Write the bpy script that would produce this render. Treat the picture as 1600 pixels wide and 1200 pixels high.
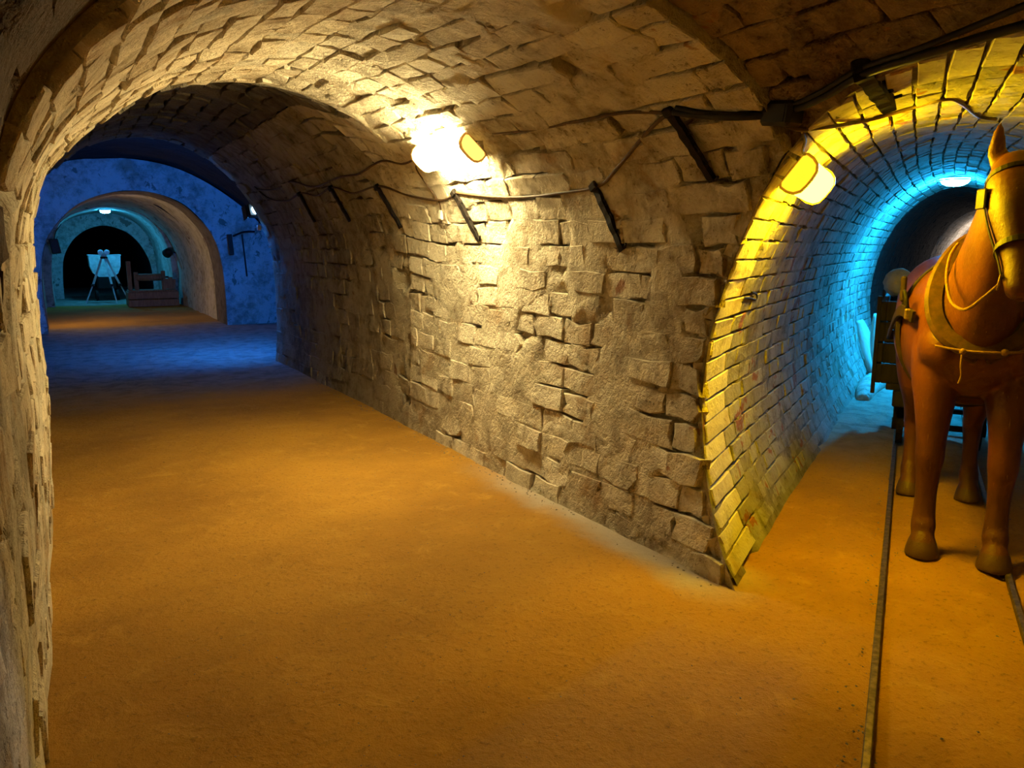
import bpy, bmesh, math, random
import numpy as np
from mathutils import Vector, Matrix, Quaternion

random.seed(7)
RNG = np.random.default_rng(11)
scene = bpy.context.scene
for o in list(bpy.data.objects):
    bpy.data.objects.remove(o)
COL = scene.collection

# ------------------------------------------------------------------ camera, world, exposure
EYE = 1.6
PITCH = math.radians(10.0)
YAW = math.radians(30.4386)          # camera heading, to the right of the main tunnel's axis (+Y)
FPX = 1200.0
cam_d = bpy.data.cameras.new('camera')
cam = bpy.data.objects.new('camera', cam_d)
COL.objects.link(cam)
cam.location = (0, 0, EYE)
cam.rotation_euler = (math.radians(90) - PITCH, 0, -YAW)
cam_d.sensor_fit = 'HORIZONTAL'
cam_d.sensor_width = 36.0
cam_d.lens = FPX / 1600 * 36.0
cam_d.clip_start = 0.02
scene.camera = cam
world = bpy.data.worlds.new('world')
scene.world = world
world.use_nodes = True
world.node_tree.nodes['Background'].inputs[0].default_value = (0.9, 0.75, 0.5, 1)
world.node_tree.nodes['Background'].inputs[1].default_value = 0.0
scene.view_settings.view_transform = 'Standard'
scene.view_settings.look = 'None'
scene.view_settings.gamma = 1.0
scene.view_settings.use_curve_mapping = False
scene.view_settings.exposure = 1.0
scene.cycles.max_bounces = 6
scene.cycles.diffuse_bounces = 4
scene.cycles.glossy_bounces = 2
scene.cycles.transmission_bounces = 2
scene.cycles.adaptive_threshold = 0.03
# lamp strengths (W/m2 of glowing diffuser) and colours
L_MAIN = (86.0, (1.0, 0.80, 0.38))
L_YELLOW = (74.0, (1.0, 0.64, 0.004))
L_BRANCH_BLUE = (720.0, (0.010, 0.40, 1.0))
L_BRANCH_FAR = (150.0, (1.0, 0.85, 0.75))
L_FLOOD = (1250.0, (0.015, 0.18, 1.0))
L_REAR_FILL = (15.0, (1.0, 0.45, 0.03))
L_FAR_WARM = (55.0, (1.0, 0.66, 0.30))
L_FAR_BLUE = (130.0, (0.03, 0.46, 1.0))

cY, sY, cP, sP = math.cos(YAW), math.sin(YAW), math.cos(PITCH), math.sin(PITCH)
def ray_dir(px, py):
    r = (px - 800) / FPX; u = (600 - py) / FPX
    f = cP + sP * u; up = -sP + cP * u
    return np.array([r * cY + f * sY, f * cY - r * sY, up])
def project(p):
    p = np.asarray(p, float)
    X, Y, Z = p[..., 0], p[..., 1], p[..., 2] - EYE
    r = X * cY - Y * sY; f = X * sY + Y * cY
    d = f * cP - Z * sP; v = Z * cP + f * sP
    d = np.where(d < 0.05, 0.05, d)
    return np.stack([800 + FPX * r / d, 600 - FPX * v / d], -1)

# ------------------------------------------------------------------ generic helpers
def tag(o, label=None, cat=None, group=None, kind=None):
    if label: o['label'] = label
    if cat: o['category'] = cat
    if group: o['group'] = group
    if kind: o['kind'] = kind
    return o
def mk(name, verts, faces, mat=None, parent=None, smooth=True, rnd=None):
    me = bpy.data.meshes.new(name)
    v = verts.tolist() if isinstance(verts, np.ndarray) else verts
    f = faces.tolist() if isinstance(faces, np.ndarray) else faces
    me.from_pydata(v, [], f)
    if smooth:
        me.polygons.foreach_set('use_smooth', [True] * len(me.polygons))
    if rnd is not None:
        a = me.attributes.new('rnd', 'FLOAT', 'POINT')
        a.data.foreach_set('value', np.asarray(rnd, np.float32))
    if mat: me.materials.append(mat)
    me.update()
    o = bpy.data.objects.new(name, me)
    COL.objects.link(o)
    if parent: o.parent = parent
    return o
def empty(name, loc=(0, 0, 0), rot=None):
    o = bpy.data.objects.new(name, None)
    o.empty_display_size = 0.1
    COL.objects.link(o)
    if isinstance(rot, Matrix):
        o.matrix_world = Matrix.Translation(loc) @ rot.to_4x4()
    else:
        o.location = loc
    return o
class MB:
    """collects shapes into one mesh"""
    def __init__(self): self.v = []; self.f = []
    def add(self, v, f):
        n = len(self.v)
        self.v += [tuple(map(float, p)) for p in v]
        self.f += [tuple(i + n for i in q) for q in f]
        return self
    def box(self, c, d, m=None, bev=0.0):
        """box centred at c, size d, optional 3x3 rotation m, chamfered by bev"""
        bm = bmesh.new()
        bmesh.ops.create_cube(bm, size=1.0)
        for v in bm.verts: v.co = Vector((v.co.x * d[0], v.co.y * d[1], v.co.z * d[2]))
        if bev > 0:
            bmesh.ops.bevel(bm, geom=bm.edges[:], offset=bev, segments=1, affect='EDGES')
        for v in bm.verts:
            co = (m @ v.co) if m else v.co
            v.co = co + Vector(c)
        bm.verts.index_update()
        self.add([v.co[:] for v in bm.verts], [[v.index for v in f.verts] for f in bm.faces])
        bm.free()
        return self
    def bar(self, a, b, w, t, up=(0, 0, 1), bev=0.0):
        a, b = Vector(a), Vector(b)
        y = (b - a); L = y.length; y.normalize()
        x = y.cross(Vector(up))
        if x.length < 1e-3: x = y.cross(Vector((1, 0, 0)))
        x.normalize(); z = x.cross(y)
        return self.box((a + b) / 2, (w, L, t), Matrix((x, y, z)).transposed(), bev)
    def sweep(self, pts, r, n=8, closed=False):
        v, f = sweep_data(pts, r, n, closed)
        return self.add(v, f)
    def cyl(self, a, b, ra, rb=None, n=16):
        rb = ra if rb is None else rb
        return self.sweep([a, b], [ra, rb], n)
    def build(self, name, mat, parent=None, smooth=False):
        return mk(name, self.v, self.f, mat, parent, smooth)
def frame_list(P, closed=False):
    n = len(P); T = []
    for i in range(n):
        a = P[(i - 1) % n] if closed or i > 0 else P[i]
        b = P[(i + 1) % n] if closed or i < n - 1 else P[i]
        t = (b - a)
        T.append(t.normalized() if t.length > 1e-9 else Vector((0, 0, 1)))
    x = T[0].cross(Vector((0, 0, 1)))
    if x.length < 1e-2: x = T[0].cross(Vector((0, 1, 0)))
    x.normalize(); X = [x]
    for i in range(1, n):
        x = X[-1] - T[i] * X[-1].dot(T[i])
        if x.length < 1e-6: x = T[i].orthogonal()
        X.append(x.normalized())
    return T, X
def sweep_data(pts, r, n=8, closed=False):
    P = [Vector(p) for p in pts]; m = len(P)
    R = r if isinstance(r, (list, tuple)) else [r] * m
    T, X = frame_list(P, closed); v = []; f = []
    for i in range(m):
        Y = T[i].cross(X[i])
        for k in range(n):
            a = 2 * math.pi * k / n
            v.append(P[i] + (X[i] * math.cos(a) + Y * math.sin(a)) * R[i])
    for i in range(m if closed else m - 1):
        j = (i + 1) % m
        for k in range(n):
            f.append((i * n + k, i * n + (k + 1) % n, j * n + (k + 1) % n, j * n + k))
    if not closed:
        f.append(tuple(range(n - 1, -1, -1))); f.append(tuple((m - 1) * n + k for k in range(n)))
    return v, f
def smooth_path(pts, per=8):
    P = [Vector(p) for p in pts]; out = []
    for i in range(len(P) - 1):
        p0 = P[max(i - 1, 0)]; p1 = P[i]; p2 = P[i + 1]; p3 = P[min(i + 2, len(P) - 1)]
        for k in range(per):
            t = k / per
            out.append(0.5 * ((2 * p1) + (p2 - p0) * t + (2 * p0 - 5 * p1 + 4 * p2 - p3) * t * t + (3 * p1 - p0 - 3 * p2 + p3) * t ** 3))
    out.append(P[-1])
    return out
def catmull(P, per=8):
    return np.array([v[:2] for v in smooth_path([(a, b, 0) for a, b in P], per)])
def resample(P, n):
    d = np.concatenate([[0], np.cumsum(np.linalg.norm(np.diff(P, axis=0), axis=1))])
    t = np.linspace(0, d[-1], n)
    return np.stack([np.interp(t, d, P[:, k]) for k in range(P.shape[1])], 1)

def vnoise(p, seed=0):
    p = np.asarray(p, float)
    i = np.floor(p).astype(np.int64); f = p - i
    f = f * f * (3 - 2 * f)
    out = 0
    for dx in (0, 1):
        for dy in (0, 1):
            for dz in (0, 1):
                h = ((i[..., 0] + dx) * 374761393 + (i[..., 1] + dy) * 668265263 + (i[..., 2] + dz) * 1274126177 + seed * 974711) & 0xffffffff
                h = ((h ^ (h >> 13)) * 1103515245 + 12345) & 0xffffffff
                h = (h ^ (h >> 16)) & 0xffff
                w = (f[..., 0] if dx else 1 - f[..., 0]) * (f[..., 1] if dy else 1 - f[..., 1]) * (f[..., 2] if dz else 1 - f[..., 2])
                out = out + w * (h / 32767.5 - 1)
    return out
def fbm(p, scale, octv=4, seed=0, gain=0.5):
    p = np.asarray(p, float) * scale; a = 1.0; s = 0; tot = 0
    for k in range(octv):
        s = s + a * vnoise(p + k * 17.3, seed + k); tot += a; a *= gain; p = p * 2.03
    return s / tot

# ------------------------------------------------------------------ materials
class NT:
    def __init__(self, name):
        self.m = bpy.data.materials.new(name); self.m.use_nodes = True
        self.t = self.m.node_tree; self.t.nodes.clear()
        self.out = self.n('ShaderNodeOutputMaterial')
    def n(self, typ, **kw):
        x = self.t.nodes.new(typ)
        for k, v in kw.items():
            if k.startswith('i_'):
                key = k[2:]; key = int(key) if key.isdigit() else key.replace('_', ' ')
                if hasattr(v, 'node'): self.t.links.new(v, x.inputs[key])
                else: x.inputs[key].default_value = v
            else: setattr(x, k, v)
        return x
    def link(self, a, b): self.t.links.new(a, b)
    def pos(self):
        return self.n('ShaderNodeTexCoord').outputs['Object']
    def noise(self, scale, detail=5, rough=0.6, vec=None, dist=0.0):
        x = self.n('ShaderNodeTexNoise', i_Scale=scale, i_Detail=detail, i_Roughness=rough, i_Distortion=dist)
        if vec is not None: self.link(vec, x.inputs['Vector'])
        return x.outputs['Fac']
    def ramp(self, fac, a, b, va=0.0, vb=1.0):
        x = self.n('ShaderNodeMapRange', i_0=fac, i_1=a, i_2=b, i_3=va, i_4=vb)
        x.interpolation_type = 'SMOOTHSTEP'
        return x.outputs[0]
    def mix(self, fac, a, b, mode='MIX'):
        x = self.n('ShaderNodeMix', data_type='RGBA', blend_type=mode)
        for s, v in ((x.inputs[0], fac), (x.inputs[6], a), (x.inputs[7], b)):
            if hasattr(v, 'node'): self.link(v, s)
            else: s.default_value = v if not isinstance(v, tuple) or len(v) == 4 else (*v, 1)
        return x.outputs[2]
    def math(self, op, a, b=0.0, c=0.0):
        x = self.n('ShaderNodeMath', operation=op)
        for s, v in zip(x.inputs, (a, b, c)):
            if hasattr(v, 'node'): self.link(v, s)
            else: s.default_value = v
        return x.outputs[0]
    def principled(self, col, rough=0.8, bump=None, dist=0.01, strength=1.0, metal=0.0, spec=0.3):
        p = self.n('ShaderNodeBsdfPrincipled')
        for key, v in (('Base Color', col), ('Roughness', rough), ('Metallic', metal), ('Specular IOR Level', spec)):
            if hasattr(v, 'node'): self.link(v, p.inputs[key])
            else: p.inputs[key].default_value = v if not isinstance(v, tuple) or len(v) == 4 else (*v, 1)
        if bump is not None:
            b = self.n('ShaderNodeBump', i_Height=bump, i_Strength=strength, i_Distance=dist)
            self.link(b.outputs[0], p.inputs['Normal'])
        self.link(p.outputs[0], self.out.inputs[0])
        return p
def wash_mat(name, clean, dirty, stain, brick, brick_thr=0.62, dirt=(0.42, 0.66), bump=0.022, low=None):
    """old limewash over masonry: pale lime, grey grime, rusty stains, bare brick where it has flaked off"""
    m = NT(name); p = m.pos()
    big = m.noise(1.3, 2, 0.6, p); mid = m.noise(7.5, 4, 0.68, p, 0.3); fine = m.noise(42, 3, 0.7, p); st = m.noise(2.6, 4, 0.68, p, 0.5)
    d = m.math('ADD', m.math('MULTIPLY', big, 0.45), m.math('MULTIPLY', mid, 0.55))
    col = m.mix(m.ramp(d, dirt[0], dirt[1]), (*clean, 1), (*dirty, 1))
    col = m.mix(m.ramp(st, 0.55, 0.72, 0, 0.6), col, (*stain, 1))
    rnd = m.n('ShaderNodeAttribute', attribute_name='rnd').outputs['Fac']
    col = m.mix(1.0, col, m.n('ShaderNodeCombineColor', i_0=m.ramp(rnd, 0, 1, 0.80, 1.0), i_1=m.ramp(rnd, 0, 1, 0.78, 1.0), i_2=m.ramp(rnd, 0, 1, 0.75, 1.0)).outputs[0], 'MULTIPLY')
    be = m.math('ADD', m.math('SUBTRACT', 1.0, st), m.math('MULTIPLY', rnd, 0.06))
    if low is not None:      # lime is lost more towards the foot of the wall, where it stays damp
        z = m.n('ShaderNodeSeparateXYZ', i_0=p).outputs[2]
        be = m.math('ADD', be, m.ramp(z, low[0], low[1], low[2], 0.0))
    col = m.mix(m.ramp(be, brick_thr, brick_thr + 0.05, 0, 0.85), col, (*brick, 1))
    pit = m.ramp(m.math('ADD', m.math('MULTIPLY', fine, .6), m.math('MULTIPLY', mid, .4)), 0.575, 0.64)
    col = m.mix(m.math('MULTIPLY', pit, 0.62), col, (dirty[0] * 0.42, dirty[1] * 0.38, dirty[2] * 0.32, 1))
    h = m.math('ADD', m.math('MULTIPLY', mid, 1.5), m.math('MULTIPLY', fine, 0.7))
    h = m.math('SUBTRACT', h, m.math('MULTIPLY', pit, 0.30))
    m.principled(col, 0.92, h, bump, 1.0, 0, 0.15)
    return m.m
def flat_mat(name, a, b=None, scale=12, rough=0.7, bump=0.0, metal=0.0, spec=0.3, detail=5):
    m = NT(name); p = m.pos(); n = m.noise(scale, detail, 0.65, p)
    col = m.mix(m.ramp(n, 0.35, 0.68), (*a, 1), (*(b or a), 1))
    m.principled(col, rough, n if bump else None, bump or 0.001, 1.0, metal, spec)
    return m.m
def wood_mat(name, a, b, rough=0.75):
    m = NT(name); p = m.pos()
    mp = m.n('ShaderNodeMapping', i_0=p, i_3=(14, 14, 1.6)).outputs[0]
    n = m.noise(2.2, 6, 0.65, mp, 0.6)
    m.principled(m.mix(m.ramp(n, 0.3, 0.7), (*a, 1), (*b, 1)), rough, n, 0.004)
    return m.m
def glow_mat(name, color, strength):
    m = NT(name)
    e = m.n('ShaderNodeEmission', i_0=(*color, 1), i_1=strength)
    m.link(e.outputs[0], m.out.inputs[0])
    return m.m
def cap_mat(name, color, strength):
    """plastic end cap, backlit by the tube inside"""
    m = NT(name)
    p = m.n('ShaderNodeBsdfPrincipled', i_Base_Color=(*color, 1), i_Roughness=0.4)
    p.inputs['Emission Color'].default_value = (*color, 1)
    p.inputs['Emission Strength'].default_value = strength
    m.link(p.outputs[0], m.out.inputs[0])
    return m.m
M = {}
M['wash'] = wash_mat('limewash_stone', (0.70, 0.64, 0.50), (0.34, 0.285, 0.20), (0.40, 0.25, 0.12), (0.32, 0.145, 0.075), 0.69)
M['wash_joint'] = wash_mat('limewash_joint', (0.66, 0.60, 0.46), (0.31, 0.26, 0.18), (0.38, 0.24, 0.11), (0.28, 0.14, 0.07), 0.70, (0.40, 0.65))
M['left'] = wash_mat('limewash_left', (0.72, 0.63, 0.46), (0.40, 0.31, 0.19), (0.42, 0.26, 0.12), (0.30, 0.16, 0.08), 0.70)
M['shade_vault'] = wash_mat('vault_shade_tint', (0.19, 0.165, 0.125), (0.095, 0.08, 0.06), (0.13, 0.095, 0.055), (0.13, 0.07, 0.04), 0.7)  # dark tones stand in for shade beyond the main lamp
M['wash_shade'] = wash_mat('limewash_shade_tint', (0.44, 0.385, 0.28), (0.21, 0.175, 0.12), (0.26, 0.17, 0.09), (0.2, 0.1, 0.05), 0.70)  # limewash darkened to carry the shade towards the tunnel's end
M['shade_left'] = wash_mat('left_vault_shade_tint', (0.12, 0.08, 0.045), (0.05, 0.034, 0.02), (0.09, 0.055, 0.03), (0.09, 0.045, 0.025), 0.7)  # near-black colour painted in place of shade on the junction's left vault
M['ceil'] = wash_mat('brown_vault', (0.34, 0.24, 0.14), (0.15, 0.095, 0.05), (0.32, 0.18, 0.08), (0.30, 0.13, 0.06), 0.66)  # brown tones, darker than the tunnel walls
M['ceil_joint'] = wash_mat('brown_joint', (0.28, 0.20, 0.115), (0.12, 0.08, 0.045), (0.22, 0.12, 0.06), (0.2, 0.10, 0.05), 0.66)
M['mouth'] = wash_mat('painted_arch_stone', (0.68, 0.64, 0.54), (0.44, 0.39, 0.30), (0.48, 0.34, 0.18), (0.40, 0.18, 0.08), 0.72, (0.48, 0.7), 0.010)
M['branch'] = wash_mat('branch_brick', (0.36, 0.34, 0.30), (0.17, 0.15, 0.12), (0.22, 0.15, 0.08), (0.24, 0.075, 0.03), 0.63, (0.45, 0.68), 0.012, (0.3, 1.5, 0.05))
M['branch_joint'] = wash_mat('branch_joint', (0.30, 0.28, 0.24), (0.14, 0.12, 0.09), (0.28, 0.19, 0.1), (0.22, 0.09, 0.04), 0.66, (0.4, 0.65), 0.012)
M['plaster'] = wash_mat('old_plaster', (0.60, 0.57, 0.50), (0.30, 0.27, 0.22), (0.36, 0.27, 0.17), (0.16, 0.12, 0.09), 0.62)
M['shade_rock'] = wash_mat('black_shade_tint', (0.022, 0.020, 0.018), (0.010, 0.010, 0.010), (0.018, 0.014, 0.010), (0.022, 0.014, 0.010), 0.7)  # blackness of unlit stretches put into the masonry colour
M['reveal'] = wash_mat('dark_stone', (0.20, 0.17, 0.13), (0.09, 0.075, 0.055), (0.16, 0.1, 0.05), (0.14, 0.07, 0.04), 0.66)  # darker stone tones for the arch reveal
M['iron'] = flat_mat('rusty_iron', (0.007, 0.006, 0.005), (0.022, 0.013, 0.008), 40, 0.75, 0.003, 0.3)
M['rail'] = flat_mat('worn_rail', (0.05, 0.035, 0.022), (0.16, 0.11, 0.06), 30, 0.5, 0.002, 0.5)
M['cable_black'] = flat_mat('black_cable', (0.010, 0.010, 0.010), (0.02, 0.018, 0.015), 30, 0.5)
M['cable_brown'] = flat_mat('brown_cable', (0.11, 0.06, 0.025), (0.06, 0.032, 0.015), 30, 0.55)
M['white_plastic'] = flat_mat('white_plastic', (0.8, 0.78, 0.70), None, 10, 0.4)
M['grey_plastic'] = flat_mat('grey_plastic', (0.35, 0.35, 0.34), None, 10, 0.5)
M['black_plastic'] = flat_mat('black_plastic', (0.012, 0.012, 0.013), None, 10, 0.45)
M['leather'] = flat_mat('dark_leather', (0.014, 0.008, 0.004), (0.032, 0.016, 0.007), 25, 0.55, 0.003)
M['collar'] = flat_mat('brown_collar_leather', (0.085, 0.034, 0.009), (0.042, 0.018, 0.006), 18, 0.55, 0.004)
M['rope'] = flat_mat('hemp_rope', (0.25, 0.13, 0.04), (0.16, 0.08, 0.025), 60, 0.9, 0.003)
M['brass'] = flat_mat('dull_brass', (0.35, 0.22, 0.06), (0.2, 0.12, 0.03), 30, 0.4, 0, 0.9)
M['wood_dark'] = wood_mat('dark_timber', (0.020, 0.015, 0.010), (0.040, 0.028, 0.018))
M['wood'] = wood_mat('brown_timber', (0.16, 0.10, 0.05), (0.28, 0.18, 0.09))
M['pale_board'] = wood_mat('pale_board', (0.55, 0.5, 0.42), (0.7, 0.66, 0.58))
M['pale_metal'] = flat_mat('pale_painted_steel', (0.62, 0.66, 0.62), (0.4, 0.44, 0.4), 8, 0.45, 0.002)
M['sack'] = flat_mat('pale_sackcloth', (0.62, 0.6, 0.55), (0.45, 0.42, 0.38), 16, 0.95, 0.006)
M['stone'] = flat_mat('grey_stone', (0.26, 0.22, 0.17), (0.14, 0.11, 0.08), 14, 0.9, 0.008)
M['glass'] = flat_mat('lens_glass', (0.75, 0.85, 0.9), None, 5, 0.08)

dBx, dBy = math.sin(math.radians(57.593)), math.cos(math.radians(57.593))
def floor_material():
    m = NT('trodden_earth'); p = m.pos()
    big = m.noise(0.55, 5, 0.6, p); mid = m.noise(4.5, 7, 0.7, p, 0.5); fine = m.noise(34, 6, 0.75, p)
    col = m.mix(m.ramp(big, 0.35, 0.66), (0.50, 0.255, 0.028, 1), (0.33, 0.16, 0.018, 1))  # warm lamplight put into the earth's orange tones
    col = m.mix(m.ramp(mid, 0.5, 0.75, 0, 0.55), col, (0.58, 0.33, 0.05, 1))
    col = m.mix(m.ramp(fine, 0.53, 0.70, 0, 0.7), col, (0.17, 0.085, 0.014, 1))
    grit = m.ramp(m.noise(120, 2, 0.5, p), 0.68, 0.76)
    col = m.mix(m.math('MULTIPLY', grit, 0.5), col, (0.68, 0.44, 0.12, 1))
    # pale lime dust that has fallen along the foot of the right-hand wall
    xyz = m.n('ShaderNodeSeparateXYZ', i_0=p).outputs
    w = m.math('ADD', xyz[0], m.math('MULTIPLY', m.math('SUBTRACT', m.noise(2.2, 4, 0.6, p), 0.5), 0.35))
    dust = m.math('MULTIPLY', m.ramp(w, 2.36, 2.62), m.math('MULTIPLY', m.ramp(xyz[1], 2.2, 2.7), m.ramp(xyz[1], 5.2, 4.0)))
    dust = m.math('MULTIPLY', dust, m.ramp(xyz[0], 3.0, 2.75))
    col = m.mix(m.math('MULTIPLY', dust, 0.8), col, (0.50, 0.45, 0.37, 1))
    wob = m.math('MULTIPLY', m.math('SUBTRACT', big, 0.5), 2.0)
    yy = m.math('ADD', xyz[1], wob)
    ss = m.math('ADD', m.math('ADD', m.math('MULTIPLY', xyz[0], dBx), m.math('MULTIPLY', xyz[1], dBy)), wob)
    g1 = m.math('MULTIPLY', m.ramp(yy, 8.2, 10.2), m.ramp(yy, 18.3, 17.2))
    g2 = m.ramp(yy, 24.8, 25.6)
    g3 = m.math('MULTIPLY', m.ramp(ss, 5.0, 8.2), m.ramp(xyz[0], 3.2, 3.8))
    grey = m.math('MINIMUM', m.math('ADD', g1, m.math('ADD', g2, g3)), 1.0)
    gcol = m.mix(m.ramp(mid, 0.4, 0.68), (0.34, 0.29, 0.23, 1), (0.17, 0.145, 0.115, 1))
    col = m.mix(grey, col, gcol)  # greyer where blue lamps take over, warm light left out of the colour
    h = m.math('ADD', m.math('MULTIPLY', mid, 1.5), m.math('ADD', m.math('MULTIPLY', fine, 0.7), m.math('MULTIPLY', grit, 0.25)))
    m.principled(col, 0.9, h, 0.022, 1.0, 0, 0.2)
    return m.m
M['floor'] = floor_material()

# ------------------------------------------------------------------ tunnels as swept profiles
class Tube:
    """vaulted passage: a profile (left foot, over the crown, to the right foot) swept along an axis"""
    N = 129
    def __init__(self, s0, s1, prof, to_world, to_local, ds=0.1, amp=0.03, nscale=0.8, seed=0, damp=None):
        self.damp = damp
        self.s0, self.s1, self.ds = s0, s1, ds
        self.S = np.arange(s0, s1 + ds * 0.999, ds)
        self.T = np.array([resample(np.asarray(prof(s)), self.N) for s in self.S])
        self.tw, self.tl, self.amp, self.nscale, self.seed = to_world, to_local, amp, nscale, seed
        self.per = np.linalg.norm(np.diff(self.T, axis=1), axis=2).sum(1)
    def raw(self, s, u):
        s = np.asarray(s, float); u = np.asarray(u, float)
        a = np.clip((s - self.s0) / self.ds, 0, len(self.S) - 1.001); b = np.clip(u, 0, 1) * (self.N - 1.001)
        i = np.floor(a).astype(int); j = np.floor(b).astype(int); fa = (a - i)[..., None]; fb = (b - j)[..., None]
        T = self.T
        xz = (T[i, j] * (1 - fb) + T[i, j + 1] * fb) * (1 - fa) + (T[i + 1, j] * (1 - fb) + T[i + 1, j + 1] * fb) * fa
        return self.tw(xz[..., 0], s, xz[..., 1])
    def nrm(self, s, u):
        du = 0.004; e = 0.05
        n = np.cross(self.raw(np.asarray(s) + e, u) - self.raw(np.asarray(s) - e, u), self.raw(s, np.asarray(u) + du) - self.raw(s, np.asarray(u) - du))
        n = n / (np.linalg.norm(n, axis=-1, keepdims=True) + 1e-9)
        p = self.raw(s, u); q = 0.5 * (self.raw(s, np.zeros_like(u)) + self.raw(s, np.ones_like(u))); q[..., 2] = 1.2
        return np.where((n * (q - p)).sum(-1, keepdims=True) < 0, -n, n)
    def pt(self, s, u, h=0.0):
        s = np.asarray(s, float) + 0 * np.asarray(u, float); u = np.asarray(u, float) + 0 * s
        p = self.raw(s, u)
        big = self.amp * fbm(p, self.nscale, 3, 40 + self.seed) * (self.damp(p) if self.damp else 1.0)
        return p + self.nrm(s, u) * (big + h)[..., None]
    def sd(self, p, ext=0.0, chunk=8000):
        """signed distance to the passage's wall in cross-section (negative inside)"""
        p = np.asarray(p, float); out = np.empty(len(p))
        for k in range(0, len(p), chunk):
            x, s, z = self.tl(p[k:k + chunk])
            row = np.clip(np.round((s - self.s0) / self.ds).astype(int), 0, len(self.S) - 1)
            A = self.T[row]; B = np.concatenate([A[:, 1:], A[:, :1]], 1)
            q = np.stack([x, z], -1)[:, None, :]
            ab = B - A; t = np.clip(((q - A) * ab).sum(-1) / ((ab * ab).sum(-1) + 1e-12), 0, 1)
            d = np.sqrt((((A + ab * t[..., None]) - q) ** 2).sum(-1))
            d = d[:, :-1].min(1)
            c = (A[..., 1] > q[..., 1]) != (B[..., 1] > q[..., 1])
            xi = A[..., 0] + (q[..., 1] - A[..., 1]) / np.where(np.abs(ab[..., 1]) < 1e-9, 1e-9, ab[..., 1]) * ab[..., 0]
            ins = (np.sum(c & (q[..., 0] < xi), 1) % 2) == 1
            sd = np.where(ins, -d, d)
            out[k:k + chunk] = np.maximum(sd, np.maximum(self.s0 - ext - s, s - self.s1 - ext))
        return out

PIER_Y = 2.33       # where the main tunnel opens into the junction
END_Y = 11.2        # far end of the main tunnel
def lerp_keys(keys, s):
    ks = [k[0] for k in keys]
    if s <= ks[0]: return np.array(keys[0][1], float)
    if s >= ks[-1]: return np.array(keys[-1][1], float)
    for (a, pa), (b, pb) in zip(keys, keys[1:]):
        if a <= s <= b:
            t = (s - a) / (b - a); t = t * t * (3 - 2 * t)
            return np.array(pa, float) * (1 - t) + np.array(pb, float) * t
KA0 = [(-.17, -.08), (-.15, .7), (-.15, 1.4), (-.07, 1.86), (.22, 2.24), (.68, 2.50), (1.25, 2.62), (1.84, 2.52), (2.40, 2.30), (2.70, 2.02), (2.80, 1.55), (2.76, .80), (2.62, -.08)]
KA1 = [(-.17, -.08), (-.13, .7), (-.13, 1.5), (-.06, 1.92), (.12, 2.20), (.62, 2.57), (1.27, 2.72), (1.88, 2.62), (2.36, 2.34), (2.64, 2.00), (2.74, 1.55), (2.72, .80), (2.64, -.08)]
KA2 = [(-.45, -.08), (-.48, .7), (-.46, 1.45), (-.36, 1.92), (-.02, 2.46), (.50, 2.87), (1.12, 3.02), (1.75, 2.86), (2.24, 2.46), (2.56, 1.92), (2.67, 1.45), (2.69, .70), (2.65, -.08)]
keysA = [(PIER_Y, KA0), (5.6, KA1), (6.9, KA2), (END_Y, KA2)]
RIDGE_Y = 5.75      # beyond this the vault is wider and higher, with shade put into its colour
near_pier = lambda p: np.maximum(np.clip((p[..., 1] - 2.9) / .8, 0, 1), np.clip((1.6 - p[..., 0]) / .6, 0, 1))      # even surfaces where the vaults meet
w_straight = lambda x, s, z: np.stack([x, s + 0 * x, z], -1)
l_straight = lambda p: (p[:, 0], p[:, 1], p[:, 2])
A = Tube(PIER_Y, END_Y, lambda s: catmull(lerp_keys(keysA, s)), w_straight, l_straight, seed=1, damp=near_pier)
def step_out(P, d):
    """offset that dies out down the left wall, which runs on without a step"""
    P = np.asarray(P); return offset_profile(P, np.where(P[:, 0] < 1.0, d * np.clip((P[:, 1] - 1.6) / .35, 0, 1), d)[:, None])
def offset_profile(P, d):
    P = np.asarray(P); t = np.gradient(P, axis=0); n = np.stack([-t[:, 1], t[:, 0]], 1); n /= np.linalg.norm(n, axis=1, keepdims=True)
    return P + n * d
profA0 = catmull(KA0)
C = Tube(-5.0, PIER_Y, lambda s: step_out(profA0, 0.05), w_straight, l_straight, seed=1, damp=near_pier)
AZB = math.radians(57.593)
dB = np.array([math.sin(AZB), math.cos(AZB)]); nB = np.array([dB[1], -dB[0]])
def B_world(x, s, z): return np.stack([nB[0] * x + dB[0] * s, nB[1] * x + dB[1] * s, z + 0 * x], -1)
def B_local(p): return (p[:, 0] * nB[0] + p[:, 1] * nB[1], p[:, 0] * dB[0] + p[:, 1] * dB[1], p[:, 2])
def bpt(x, s, z): return Vector((nB[0] * x + dB[0] * s, nB[1] * x + dB[1] * s, z))
def B_centre(s):
    if s < 7: return 0.275
    if s < 14: return 0.275 + 0.009 * (s - 7) ** 2
    return 0.716 + 0.126 * (s - 14)
half = [(.84, -.08), (.995, .18), (1.105, .49), (1.165, .86), (1.135, 1.19), (1.03, 1.54), (.90, 1.83), (.76, 2.03), (.58, 2.155), (.34, 2.225)]
PB_MOUTH = catmull([(-a, b) for a, b in half] + [(0, 2.25)] + [(a, b) for a, b in half[::-1]])
def profB(s):
    t = min(max((s - 3.5) / 4.5, 0), 1); t = t * t * (3 - 2 * t)
    th0 = math.asin(-1.02 / 1.47)
    th = np.linspace(math.pi - th0, th0, 97)
    deep = np.stack([1.0 * np.cos(th), 0.95 + 1.47 * np.sin(th)], 1)
    P = (resample(PB_MOUTH, 97) * (1 - t) + resample(deep, 97) * t)
    return P + np.array([B_centre(s), 0])
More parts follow.
